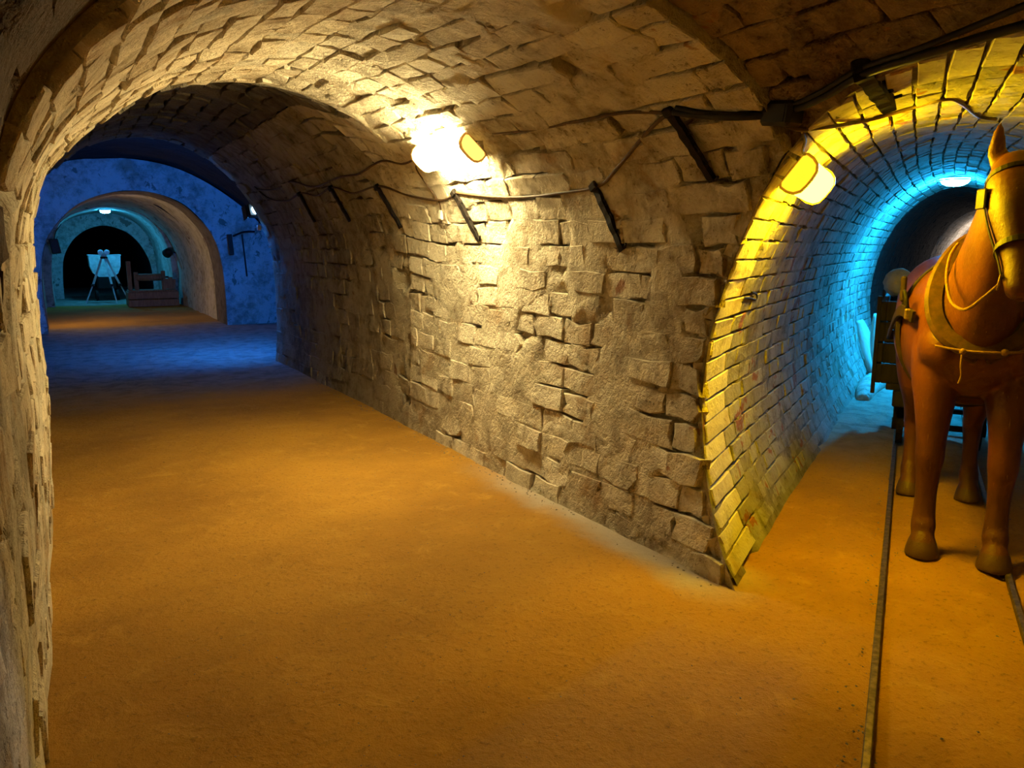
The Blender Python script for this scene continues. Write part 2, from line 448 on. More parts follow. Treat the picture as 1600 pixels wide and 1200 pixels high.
B = Tube(1.3, 30.0, profB, B_world, B_local, seed=3, amp=0.02, damp=lambda p: np.clip((p[..., 0] * dB[0] + p[..., 1] * dB[1] - 4.0) / .8, 0, 1))

def clip_mesh(v, tri, f):
    """keeps the part of a triangle mesh where f >= 0"""
    s = f >= 0; cnt = s[tri].sum(1)
    out = [tri[cnt == 3]]; v = list(map(tuple, v)); cache = {}
    def cut(a, b):
        k = (min(a, b), max(a, b))
        if k not in cache:
            t = f[a] / (f[a] - f[b]); cache[k] = len(v)
            v.append(tuple(np.array(v[a]) * (1 - t) + np.array(v[b]) * t))
        return cache[k]
    new = []
    for t in tri[(cnt == 1) | (cnt == 2)]:
        poly = []
        for i in range(3):
            a, b = int(t[i]), int(t[(i + 1) % 3])
            if s[a]: poly.append(a)
            if s[a] != s[b]: poly.append(cut(a, b))
        for i in range(1, len(poly) - 1): new.append((poly[0], poly[i], poly[i + 1]))
    if new: out.append(np.array(new))
    tri = np.concatenate(out); used = np.unique(tri); re = -np.ones(len(v), int); re[used] = np.arange(len(used))
    return np.array(v)[used], re[tri]
def in_junction(p):      # main tunnel or junction, negative inside
    return np.minimum(A.sd(p, .15), C.sd(p, .15))
def shell(name, tube, sr, ur, step, mat, level, remove=None, kind='structure'):
    s = np.linspace(sr[0], sr[1], max(2, int((sr[1] - sr[0]) / step) + 1))
    nu = max(2, int((ur[1] - ur[0]) * tube.per.mean() / step) + 1); u = np.linspace(ur[0], ur[1], nu)
    SS, UU = np.meshgrid(s, u, indexing='ij'); p0 = tube.raw(SS.ravel(), UU.ravel())
    lv = level(p0) if callable(level) else level + 0 * p0[:, 0]
    rem = remove(p0) if remove is not None else None
    if rem is not None: lv = lv * np.clip(rem / .12, 0, 1)
    v = tube.pt(SS.ravel(), UU.ravel(), lv)
    i = np.arange((len(s) - 1) * (nu - 1)); a = (i // (nu - 1)) * nu + i % (nu - 1)
    mid = tube.nrm(np.array([sr[0] + .5]), np.array([(ur[0] + ur[1]) / 2]))[0]
    tri = np.concatenate([np.stack([a, a + nu, a + nu + 1], 1), np.stack([a, a + nu + 1, a + 1], 1)])
    e = np.cross(v[tri[0][1]] - v[tri[0][0]], v[tri[0][2]] - v[tri[0][0]])
    if remove is not None:
        v, tri = clip_mesh(v, tri, rem)
    o = mk(name, v, tri, mat, None, True, np.full(len(v), 0.5))
    if kind: o['kind'] = kind
    return o
def mortar(lo, hi, seed, scale=2.4, extra=None, open_=0.0):
    """level of the pointing: mostly flush with the stones (hi), washed out (lo) in irregular runs"""
    def f(p):
        n = fbm(p, scale, 4, seed, 0.6) + open_ + (extra(p) if extra else 0)
        t = np.clip(0.5 - n / 0.16, 0, 1); t = t * t * (3 - 2 * t)
        return lo + (hi - lo) * t + .004 * fbm(p, 9, 2, seed + 3)
    return f
TPL_AB = [(-1, -1), (0, -1), (1, -1), (1, 0), (1, 1), (0, 1), (-1, 1), (-1, 0)]
def bricks(tube, sr, ur, row_h, length, mort, top, seed, remove=None, start=None, first=None, gap=0.010, jit=0.012, hsig=.006):
    """running-bond masonry pieces: returns vertex arrays (n, 25, 3), shared faces and a random tone for each"""
    rg = np.random.default_rng(seed); per = tube.per.mean()
    nr = max(1, int(round((ur[1] - ur[0]) * per / row_h))); du = (ur[1] - ur[0]) / nr
    sc, uc, ln, hr, kk = [], [], [], [], []
    for r in range(nr):
        u = ur[0] + (r + .5) * du
        s = sr[0] - (length * 0.5 if r % 2 else 0) + rg.uniform(-.03, .03)
        if start is not None:
            c = [q for q in (start(u - du * .5), start(u), start(u + du * .5)) if q is not None]
            if not c: continue
            s = max(c)
        k = 0
        while s < sr[1]:
            L = length * rg.uniform(.86, 1.14)
            if start is not None and k == 0: L = first * (1.0 if r % 2 else 0.82) * rg.uniform(.94, 1.06)
            if s + L > sr[1] - .09: L = sr[1] - s
            if L < .07: break
            sc.append(s + L / 2); uc.append(u); ln.append(L); hr.append(rg.uniform(.9, 1.0)); kk.append(k); s += L; k += 1
    sc, uc, ln, hr = map(np.array, (sc, uc, ln, hr)); n = len(sc)
    ds = (ln - gap) / 2; dv = (du - gap / per) / 2 * hr
    hgt = top + rg.normal(0, hsig, n)
    A_, B_, H_ = [], [], []
    for k, (a, b) in enumerate(TPL_AB): A_.append(a * .965); B_.append(b * .93); H_.append(0.0)     # top rim
    A_.append(0); B_.append(0); H_.append(.001)                                                      # top centre
    for a, b in TPL_AB: A_.append(a); B_.append(b); H_.append(-.007)                                  # chamfer
    for a, b in TPL_AB: A_.append(a); B_.append(b); H_.append(-.07)                                   # buried foot
    A_, B_, H_ = map(np.array, (A_, B_, H_))
    js = rg.normal(0, jit, (n, 8)); ju = rg.normal(0, jit * .6 / per, (n, 8))
    js = np.concatenate([js, np.zeros((n, 1)), js, js], 1); ju = np.concatenate([ju, np.zeros((n, 1)), ju, ju], 1)
    tilt = rg.normal(0, hsig * .6, (n, 2)); jh = rg.normal(0, .0012, (n, 25))
    S = sc[:, None] + A_ * ds[:, None] + js; U = uc[:, None] + B_ * dv[:, None] + ju
    Hh = hgt[:, None] + H_ + tilt[:, :1] * A_ + tilt[:, 1:] * B_ + jh
    V = tube.pt(S, U, Hh)
    ok = np.ones(n, bool)
    if remove is not None:
        f = remove(tube.raw(S, U).reshape(-1, 3)).reshape(n, 25); ok &= f.min(1) > -0.035
    pc = tube.raw(sc, uc)
    if mort is not None: ok &= hgt > (mort(pc) - .007)
    ok &= (S.min(1) > sr[0] - .02) & (S.max(1) < sr[1] + .03) & (V[:, :, 2].min(1) > -.3) & (V[:, 8, 2] > 0.03)
    F = []
    for k in range(8):
        j = (k + 1) % 8
        F.append((k, j, 8)); F.append((9 + k, 9 + j, j, k)); F.append((17 + k, 17 + j, 9 + j, 9 + k))
    # orientation: the top must face into the passage
    v0 = V[0]; nn = np.cross(v0[1] - v0[0], v0[8] - v0[0])
    if np.dot(nn, tube.nrm(sc[:1], uc[:1])[0]) < 0: F = [tuple(reversed(q)) for q in F]
    return V[ok], F, rg.uniform(0, 1, n)[ok], np.array(kk)[ok]
def place_bricks(parent, data, mat, most=300, name='brick', rest='brickwork'):
    V, F, rnd = data[:3]
    P = project(V[:, :8]); X, Y = P[..., 0], P[..., 1]
    area = 0.5 * np.abs(np.sum(X * np.roll(Y, -1, 1) - np.roll(X, -1, 1) * Y, 1))
    cx, cy = X.mean(1), Y.mean(1)
    fwd = V[:, 8, 0] * sY + V[:, 8, 1] * cY
    area[(cx < -10) | (cx > 1610) | (cy < -10) | (cy > 1210) | (fwd < .3)] = 0
    order = np.argsort(-area); single = [i for i in order[:most] if area[i] > 60]
    left = np.array([i for i in range(len(V)) if i not in set(single)], int)
    for i in single:
        mk(name, V[i], F, mat, parent, False, np.full(25, rnd[i]))
    if len(left):
        v = V[left].reshape(-1, 3); f = [tuple(q + 25 * k for q in face) for k in range(len(left)) for face in F]
        o = mk(rest, v, f, mat, parent, False, np.repeat(rnd[left], 25)); o['kind'] = 'stuff'
sdB = lambda p: B.sd(p)

# main tunnel, right-hand wall and vault
low_plaster = lambda p: -0.20 * np.clip((1.5 - p[:, 2]) / 0.6, 0, 1) * np.clip((p[:, 1] - 3.0) / 0.5, 0, 1) - 0.12 * np.clip((p[:, 1] - 5.5) / 2.0, 0, 1) + .22 * np.clip((3.0 - p[:, 1]) / .5, 0, 1)
mR = mortar(-.045, .011, 5, 2.9, low_plaster, .0)
wall_right = shell('wall_right', A, (PIER_Y, RIDGE_Y), (.5, .6), .045, M['wash_joint'], mR, sdB)
tag(wall_right, 'limewashed brick vault of the main tunnel above the lamp')
def groin_A(u):
    s = np.arange(PIER_Y, 4.0, .01); f = B.sd(A.raw(s, np.full(len(s), u))); k = np.where(f < 0)[0]
    return float(s[k[-1]] + .012) if len(k) else PIER_Y
wr2 = shell('wall_right_low', A, (PIER_Y, RIDGE_Y + .6), (.6, 1), .045, M['wash_joint'], mR, sdB)
tag(wr2, 'limewashed rough brick wall of the main tunnel below and beside the lamp')
place_bricks(wr2, bricks(A, (PIER_Y, RIDGE_Y + .6), (.6, .995), .155, .31, mR, .010, 21, sdB, groin_A, .24, jit=.014), M['wash'])
place_bricks(wall_right, bricks(A, (PIER_Y, RIDGE_Y), (.5, .6), .155, .31, mR, .010, 27, sdB, groin_A, .24, jit=.014), M['wash'])
wall_rf = shell('wall_right_far', A, (RIDGE_Y + .6, END_Y), (.60, 1), .05, M['wash_shade'], mR)
tag(wall_rf, 'limewashed right wall of the main tunnel towards its dark end, shade put into its colour')
place_bricks(wall_rf, bricks(A, (RIDGE_Y + .6, END_Y), (.60, .995), .155, .31, mR, .010, 26, jit=.012), M['wash_shade'])
# main tunnel, left-hand wall and vault
mL = mortar(-.045, .010, 9, 2.6, lambda p: -.16 * np.clip((1.75 - p[:, 2]) / .4, 0, 1), .05)
wall_left = shell('wall_left', A, (PIER_Y, RIDGE_Y), (0, .5), .045, M['wash_joint'], mL)
tag(wall_left, 'limewashed rough brick wall on the left, lit at a grazing angle')
place_bricks(wall_left, bricks(A, (PIER_Y, RIDGE_Y), (.005, .5), .155, .31, mL, .010, 22, jit=.014), M['left'])
wall_lf = shell('wall_left_far', A, (RIDGE_Y, END_Y), (0, .60), .06, M['shade_vault'], mL)
tag(wall_lf, 'left half of the main vault beyond the lamp, shade put into its colour')
place_bricks(wall_lf, bricks(A, (RIDGE_Y, END_Y), (.005, .60), .155, .31, mL, .010, 25, jit=.012), M['shade_vault'])
# junction vault over the viewer
mC = mortar(-.040, .010, 13, 2.6, None, .04)
ceiling = shell('ceiling', C, (-5.0, PIER_Y), (.44, .8), .05, M['ceil_joint'], mC, sdB)
tag(ceiling, 'brown brick vault over the junction')
place_bricks(ceiling, bricks(C, (-1.2, PIER_Y), (.44, .8), .155, .31, mC, .010, 23, sdB, jit=.012), M['ceil'])
cl = tag(shell('ceiling_left', C, (-5.0, PIER_Y), (.2, .44), .05, M['shade_left'], mC, sdB), 'left side of the junction vault at the upper left corner, shade put into its colour')
place_bricks(cl, bricks(C, (-1.2, PIER_Y), (.2, .44), .155, .31, mC, .010, 28, sdB, jit=.012), M['shade_left'])
wjl = tag(shell('wall_junction_left', C, (-5.0, PIER_Y), (0, .2), .05, M['wash_joint'], mL, sdB), 'limewashed lower wall of the junction at the left edge')
place_bricks(wjl, bricks(C, (.2, PIER_Y), (.005, .22), .155, .31, mL, .010, 24, sdB, jit=.014), M['left'])
tag(shell('wall_junction_right', C, (-5.0, PIER_Y), (.8, 1), .06, M['ceil_joint'], mC, sdB), 'brown lower wall of the junction beside the viewer')
def annulus(name, y, po, pi, mat, amp=0.02, step=0.12, n=97, label=None):
    """wall across the passage between an outer and an inner arch outline, at distance y"""
    a = resample(np.asarray(po, float), n); b = resample(np.asarray(pi, float), n)
    m = max(2, int(np.linalg.norm(a - b, axis=1).max() / step) + 1); v = []
    for k in range(m + 1):
        q = a + (b - a) * (k / m); v.append(np.stack([q[:, 0], np.full(n, y), q[:, 1]], 1))
    v = np.array(v).reshape(-1, 3); v[:, 1] += amp * fbm(v, 1.6, 4, 77)
    i = np.arange(m * (n - 1)); c = (i // (n - 1)) * n + i % (n - 1)
    f = np.stack([c, c + 1, c + n + 1, c + n], 1)
    o = mk(name, v, f, mat, None, True, np.full(len(v), .5)); o['kind'] = 'structure'
    if label: o['label'] = label
    return o
tr = annulus('trim_1', PIER_Y, step_out(profA0, .08), step_out(profA0, -.006), M['wash'], .004, .03, 161, 'narrow pale masonry edge where the main vault meets the junction vault')
me = tr.data; vv = np.array([v.co[:] for v in me.vertices]); ff = np.array([list(p.vertices) for p in me.polygons])
tri = np.concatenate([ff[:, [0, 1, 2]], ff[:, [0, 2, 3]]]); vv2, tri2 = clip_mesh(vv, tri, B.sd(vv))
me.clear_geometry(); me.from_pydata(vv2.tolist(), [], tri2.tolist()); me.update()
back = annulus('wall_back', -5.0, step_out(profA0, .05), np.array([[1.25, 1.2]] * 97) + np.linspace(-.01, .01, 97)[:, None], M['ceil'], .02, .3, 97, 'far end of the junction behind the viewer')

# branch tunnel on the right
mB = mortar(-.024, .003, 17, 3.0, lambda p: -.3 * np.clip((.55 - p[:, 2]) / .3, 0, 1), .06)
def groin_B(u):
    s = np.arange(1.3, 5.0, .01); f = in_junction(B.raw(s, np.full(len(s), u))); k = np.where(f < 0)[0]
    return float(s[k[-1]] + .02) if len(k) else None
for nm, ur, sd, lab in (('wall_branch_left', (0, .5), 31, 'limewashed brick vault of the side tunnel, yellow at its mouth and blue further in'), ('wall_branch_right', (.5, 1), 32, 'right half of the side tunnel vault behind the horse')):
    w = shell(nm, B, (1.3, 12.2), ur, .06, M['branch_joint'], mB, in_junction)
    tag(w, lab)
    ub = (ur[0] + .004, ur[1]) if ur[0] == 0 else (ur[0], ur[1] - .004)
    V_, F_, r_, k_ = bricks(B, (1.3, 12.2), ub, .105, .25, mB, .005, sd, in_junction, groin_B, .50, gap=.008, jit=.005, hsig=.0025)
    place_bricks(w, (V_[k_ == 0], F_, r_[k_ == 0]), M['mouth'], 60, 'arch_stone', 'arch_stones')      # long smooth stones round the mouth
    place_bricks(w, (V_[k_ > 0], F_, r_[k_ > 0]), M['branch'], 240)
w = tag(shell('wall_branch_shade_tint', B, (12.2, 18.6), (0, 1), .08, M['shade_rock'], .0), 'black stretch of the side tunnel behind the horse, shade put into its colour')  # colour stands in for the shade past the blue lamp
place_bricks(w, bricks(B, (12.2, 18.6), (.004, .996), .105, .25, None, .004, 33, gap=.012, jit=.006, hsig=.003), M['shade_rock'])
w = tag(shell('wall_branch_deep', B, (18.6, 30.0), (0, 1), .08, M['branch_joint'], .0), 'pale brick vault deep inside the side tunnel')
place_bricks(w, bricks(B, (18.6, 27), (.004, .996), .105, .25, None, .006, 34, gap=.014, jit=.006, hsig=.003), M['branch'])

# crossing chamber, far arches
KD = [(-2.4, -.08), (-2.35, .8), (-1.9, 1.7), (-1.0, 2.65), (0.1, 3.15), (1.2, 3.32), (2.2, 3.2), (3.1, 2.75), (3.9, 2.05), (4.45, 1.2), (4.6, .5), (4.6, -.08)]
KE0 = [(-.22, -.08), (-.26, .7), (-.2, 1.45), (0, 1.95), (.45, 2.42), (1.0, 2.66), (1.5, 2.72), (2.0, 2.64), (2.45, 2.40), (2.86, 1.85), (3.02, 1.1), (3.04, -.08)]
KE1 = [(-.30, -.08), (-.34, .7), (-.28, 1.5), (-.05, 2.05), (.4, 2.5), (.95, 2.74), (1.45, 2.80), (1.95, 2.72), (2.45, 2.45), (2.9, 1.9), (3.08, 1.1), (3.08, -.08)]
KF = [(-.10, -.08), (-.12, .7), (-.04, 1.5), (.16, 2.2), (.5, 2.52), (1.0, 2.70), (1.47, 2.75), (1.95, 2.68), (2.4, 2.45), (2.75, 2.0), (2.93, 1.3), (2.96, -.08)]
KG = [(.16, -.08), (.17, .6), (.25, 1.3), (.5, 1.8), (.8, 2.1), (1.15, 2.28), (1.5, 2.34), (1.85, 2.26), (2.2, 2.08), (2.55, 1.65), (2.78, 1.0), (2.82, -.08)]
ARCH_Y = 17.1
cs = lambda K: (lambda s: catmull(K))
Dt = Tube(END_Y, ARCH_Y, cs(KD), w_straight, l_straight, seed=4, amp=.05)
tag(shell('ceiling_crossing', Dt, (END_Y, ARCH_Y), (.2, .8), .1, M['shade_rock'], lambda p: .04 * fbm(p, 2.2, 4, 3)), 'black vault of the crossing chamber, shade put into its colour')  # vault coloured black for the shade above the floodlight
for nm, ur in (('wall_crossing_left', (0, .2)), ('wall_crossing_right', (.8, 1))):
    tag(shell(nm, Dt, (END_Y, ARCH_Y), ur, .1, M['shade_rock'], lambda p: .04 * fbm(p, 2.2, 4, 3)), 'dark side wall of the crossing chamber')
annulus('wall_crossing_near', END_Y + .02, catmull(KD), catmull(KA2), M['shade_rock'], .01, .2, 97, 'near end wall of the crossing chamber')
annulus('wall_arch', ARCH_Y, catmull(KD), catmull(KE0), M['plaster'], .05, .08, 129, 'blue-lit plastered wall with a round arched opening')
Rt = Tube(ARCH_Y, 18.3, cs(KE0), w_straight, l_straight, seed=5, amp=.03)
tag(shell('trim_2', Rt, (ARCH_Y - .01, 18.3), (0, 1), .08, M['reveal'], lambda p: .02 * fbm(p, 2.2, 4, 3)), 'dark stone reveal inside the blue arch')
annulus('wall_arch_back', 18.3, catmull(KE1), catmull(KE0), M['reveal'], .01, .1)
Et = Tube(18.3, 24.8, cs(KE1), w_straight, l_straight, seed=6, amp=.06)
tag(shell('wall_middle_tunnel', Et, (18.3, 24.8), (0, 1), .09, M['plaster'], lambda p: .03 * fbm(p, 2.2, 4, 3)), 'patchy whitewashed vault behind the blue arch')
annulus('wall_far_arch', 24.8, offset_profile(catmull(KE1), .1), catmull(KF), M['plaster'], .02, .1, 97, 'narrow face of the far arch')
Ft = Tube(24.8, 28.8, cs(KF), w_straight, l_straight, seed=7, amp=.02)
tag(shell('wall_far_tunnel', Ft, (24.8, 28.8), (0, 1), .09, M['plaster'], lambda p: .015 * fbm(p, 2.2, 4, 3)), 'cyan-lit plaster vault at the far end of the tunnel')
annulus('wall_far_end', 28.8, offset_profile(catmull(KF), .1), catmull(KG), M['plaster'], .02, .1, 97, 'cyan-lit end wall around a black archway')
Gt = Tube(28.8, 36, cs(KG), w_straight, l_straight, seed=8, amp=.04)
tag(shell('wall_black_passage', Gt, (28.8, 36), (0, 1), .15, M['shade_rock'], lambda p: .03 * fbm(p, 2.2, 4, 3)), 'unlit passage behind the far archway')

# floor
xs = np.unique(np.round(np.concatenate([np.arange(-5, -1, .4), np.arange(-1, 6.5, .06), np.arange(6.5, 34, .4)]), 3))
ys = np.unique(np.round(np.concatenate([np.arange(-6, .2, .4), np.arange(.2, 9, .06), np.arange(9, 37, .3)]), 3))
XX, YY = np.meshgrid(xs, ys, indexing='ij'); pf = np.stack([XX.ravel(), YY.ravel(), 0 * XX.ravel()], 1)
lat = pf[:, 0] * nB[0] + pf[:, 1] * nB[1]
zf = .012 * fbm(pf, .9, 4, 60) + .006 * fbm(pf, 7, 3, 61)
for rl in (0.0, 0.55):      # shallow ruts along both rails
    zf -= .020 * np.exp(-((lat - rl) / .06) ** 2)
pf[:, 2] = zf
ny = len(ys); i = np.arange((len(xs) - 1) * (ny - 1)); a = (i // (ny - 1)) * ny + i % (ny - 1)
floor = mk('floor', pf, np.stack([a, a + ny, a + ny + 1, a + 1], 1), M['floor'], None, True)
tag(floor, 'trodden earth floor with fine grit, orange lamplight put into its colour', kind='structure')

# ------------------------------------------------------------------ finding points on the walls
def wall_hit(px, py, off=0.0, tmax=30, tubes=None):
    d = ray_dir(px, py); t = np.arange(.4, tmax, .01); p = d[None] * t[:, None] + np.array([0, 0, EYE])
    f = np.min([q.sd(p, .15) for q in (tubes or (A, C, B))], 0); k = np.where(f > -0.004)[0]
    k = k[0] if len(k) else len(t) - 1
    return Vector(p[k] - d / np.linalg.norm(d) * off)

# ------------------------------------------------------------------ lamps
def lamp_profile(w, h, n=18):
    """rounded trapezoid outline of a damp-proof fitting, y = 0 at the mounting plane, +y into the room"""
    pts = []
    for a, b in ((-.42, 0), (-.5, .12), (-.5, .45), (-.44, .75), (-.30, .95), (-.1, 1.0), (.1, 1.0), (.30, .95), (.44, .75), (.5, .45), (.5, .12), (.42, 0)):
        pts.append((a * w, b * h))
    return pts
def strip_lamp(name, label, centre, axis, normal, length, w, h, color, strength, cap_col, cap_glow, group):
    y = Vector(axis).normalized(); z = Vector(normal); z = (z - y * z.dot(y)).normalized(); x = y.cross(z)
    root = empty(name, centre, Matrix((x, y, z)).transposed())
    tag(root, label, 'lamp', group)
    def prism(outline, y0, y1, inset=0.0, z0=.0):
        n = len(outline); mb = MB()
        v = [(p[0], y0, p[1] + z0) for p in outline] + [(p[0], y1, p[1] + z0) for p in outline]
        f = [(k, (k + 1) % n, n + (k + 1) % n, n + k) for k in range(n)] + [tuple(range(n - 1, -1, -1)), tuple(range(n, 2 * n))]
        return mb.add(v, f)
    body = lamp_profile(w, h); cap = [(a * 1.10, b * 1.08 - .003) for a, b in body]
    hl = length / 2
    prism(body, -hl + .025, hl - .025, z0=.022).build('diffuser', glow_mat(name + '_glow', color, strength), root, False)
    cm = cap_mat(name + '_cap', cap_col, cap_glow)
    rimm = cap_mat(name + '_rim', (cap_col[0] * .55, cap_col[1] * .45, cap_col[2] * .4), cap_glow * .25)
    for s in (-1, 1):
        ys = sorted((s * (hl - .026), s * hl))
        c = prism(cap, ys[0], ys[1], z0=.020).build('end_cap', rimm, root, False)
        inner = [(a * .86, b * .86 + .006) for a, b in cap]
        ys = sorted((s * hl, s * (hl + .004)))
        prism(inner, ys[0], ys[1], z0=.020).build('cap_panel', cm, c, False)
    MB().box((0, 0, .011), (w * .8, length * .96, .022), None, .004).build('back_plate', M['grey_plastic'], root)
    return root
def surf(tube, s, u):
    return Vector(tube.pt(np.array([s]), np.array([u]), np.array([0.0]))[0]), Vector(tube.nrm(np.array([float(s)]), np.array([float(u)]))[0])
def u_for(tube, s, test):
    u = np.linspace(.02, .98, 385); p = tube.raw(np.full(len(u), float(s)), u); return float(u[np.argmin(test(p))])
uM = u_for(A, 4.95, lambda p: (p[:, 0] - 2.42) ** 2 + (p[:, 2] - 2.28) ** 2)
pM, nM = surf(A, 4.95, uM)
strip_lamp('wall_lamp', 'glaring warm white strip lamp high on the main tunnel wall', pM, (0, 1, 0), nM, .80, .19, .10, L_MAIN[1], L_MAIN[0], (1.0, .62, .12), .9, 'strip lamps on the tunnel walls')
latl = lambda p: p[:, 0] * nB[0] + p[:, 1] * nB[1]
uY = u_for(B, 4.2, lambda p: (latl(p) + .55) ** 2 + (p[:, 2] - 1.99) ** 2)
pY, nY = surf(B, 4.2, uY)
strip_lamp('wall_lamp', 'yellow strip lamp with oval end cap at the mouth of the side tunnel', pY, Vector((dB[0], dB[1], 0)) + nY * .04, nY, .66, .18, .10, L_YELLOW[1], L_YELLOW[0], (1.0, .62, .02), .75, 'strip lamps on the tunnel walls')
def round_lamp(name, label, c, nrm, r, color, strength, group):
    z = Vector(nrm).normalized(); x = z.orthogonal().normalized(); y = z.cross(x)
    root = tag(empty(name, c, Matrix((x, y, z)).transposed()), label, 'lamp', group)
    MB().cyl((0, 0, -.01), (0, 0, .03), r * 1.08, r * 1.0, 24).build('base', M['white_plastic'], root, True)
    prof = [(r * .95, .03), (r * .93, .055), (r * .80, .085), (r * .55, .105), (r * .25, .113), (.004, .115)]
    MB().sweep([(0, 0, h) for _, h in prof], [q for q, _ in prof], 24).build('globe', glow_mat(name + '_glow', color, strength), root, True)
    ring, _ = ring_pts((0, 0, .045), (r * .98, 0, 0), (0, r * .98, 0), 28)
    MB().sweep(ring, .008, 6, True).build('guard_ring', M['grey_plastic'], root, True)
    return root
def ring_pts(c, ax_a, ax_b, n=40, a0=0.0, a1=2 * math.pi, egg=0.0):
    c, a, b = Vector(c), Vector(ax_a), Vector(ax_b); P = []; O = []
    for k in range(n):
        t = a0 + (a1 - a0) * k / n
        d = a * math.cos(t) * (1 - egg * math.sin(t)) + b * math.sin(t)
        P.append(c + d); O.append(d.normalized())
    return P, O
pb, nb = surf(B, 10.4, .5)
round_lamp('ceiling_lamp', 'round blue-white lamp on the crown of the side tunnel', pb, nb, .16, L_BRANCH_BLUE[1], L_BRANCH_BLUE[0], 'lamps further down the tunnels')
pb, nb = surf(B, 22.0, .62)
strip_lamp('ceiling_lamp', 'white lamp deep inside the side tunnel beyond the blue one', pb, (dB[0], dB[1], 0), nb, .5, .16, .10, L_BRANCH_FAR[1], L_BRANCH_FAR[0], (1, .9, .8), .5, 'lamps further down the tunnels')
pb, nb = surf(C, -1.9, .36)
strip_lamp('wall_lamp', 'unseen amber strip lamp added on the junction vault behind the viewer', pb, (0, 1, 0), nb, .66, .18, .10, L_REAR_FILL[1], L_REAR_FILL[0], (1.0, .5, .1), .6, 'strip lamps on the tunnel walls')  # unseen lamp, added for the warm light on foreground floor and vault
pb, nb = surf(Et, 18.72, .19)
strip_lamp('wall_lamp', 'warm lamp behind the blue arch on the left wall', pb, (0, 1, 0), nb, .55, .15, .035, L_FAR_WARM[1], L_FAR_WARM[0], (1.0, .7, .3), .5, 'lamps further down the tunnels')
pb, nb = surf(Ft, 26.2, .5)
round_lamp('ceiling_lamp', 'small round cyan lamp on the crown of the far arch', pb, nb, .15, L_FAR_BLUE[1], L_FAR_BLUE[0], 'lamps further down the tunnels')

# ------------------------------------------------------------------ rails of the side tunnel
def rail_path(lat0, s0, s1, z):
    n = int((s1 - s0) / .4) + 1
    return [bpt(lat0 + B_centre(s) - .275, s, z) for s in np.linspace(s0, s1, n)]
def extrude_path(pts, outline, name, mat, parent=None):
    """sweeps an outline (sideways, up) along a near-horizontal path"""
    P = [Vector(p) for p in pts]; v = []; f = []; n = len(outline)
    for i, p in enumerate(P):
        t = (P[min(i + 1, len(P) - 1)] - P[max(i - 1, 0)]).normalized(); sd = t.cross(Vector((0, 0, 1))).normalized()
        v += [p + sd * a + Vector((0, 0, b)) for a, b in outline]
    for i in range(len(P) - 1):
        for k in range(n):
            f.append((i * n + k, i * n + (k + 1) % n, (i + 1) * n + (k + 1) % n, (i + 1) * n + k))
    f.append(tuple(range(n))); f.append(tuple((len(P) - 1) * n + k for k in range(n - 1, -1, -1)))
    return mk(name, v, f, mat, parent, False)
RAIL = [(-.035, -.05), (-.035, -.042), (-.007, -.034), (-.007, -.012), (-.014, -.004), (-.014, .016), (-.010, .021), (.010, .021), (.014, .016), (.014, -.004), (.007, -.012), (.007, -.034), (.035, -.042), (.035, -.05)]
tag(extrude_path(rail_path(0.0, 1.0, 16, .006), RAIL, 'rail', M['rail']), 'left rail of the narrow mine track, running past the horse', 'rail', 'rails of the mine track')
tag(extrude_path(rail_path(0.55, 1.6, 16, .002), RAIL, 'rail', M['rail']), 'right rail of the narrow mine track, under the horse', 'rail', 'rails of the mine track')

# ------------------------------------------------------------------ the horse
def loft(path, rad, n=20, side=(0, 1, 0), sq=1.0):
    """closed tube of elliptical sections: rad = (half-width sideways, half-depth in the path's plane)"""
    P = [Vector(p) for p in path]; v = []; f = []; S0 = Vector(side)
    for i, p in enumerate(P):
        t = (P[min(i + 1, len(P) - 1)] - P[max(i - 1, 0)]).normalized()
        s_ = (S0 - t * S0.dot(t)).normalized(); d = t.cross(s_)
        for k in range(n):
            a = 2 * math.pi * k / n
            ca, sa = math.cos(a), math.sin(a)
            v.append(p + s_ * math.copysign(abs(ca) ** sq, ca) * rad[i][0] + d * math.copysign(abs(sa) ** sq, sa) * rad[i][1])
    m = len(P)
    for i in range(m - 1):
        for k in range(n):
            f.append((i * n + k, i * n + (k + 1) % n, (i + 1) * n + (k + 1) % n, (i + 1) * n + k))
    f.append(tuple(range(n - 1, -1, -1))); f.append(tuple((m - 1) * n + k for k in range(n)))
    return v, f
def dense(path, rad, per=5):
    pp = smooth_path(path, per); rr = smooth_path([(a, b, 0) for a, b in rad], per)
    return pp, [(max(.004, r[0]), max(.004, r[1])) for r in rr]
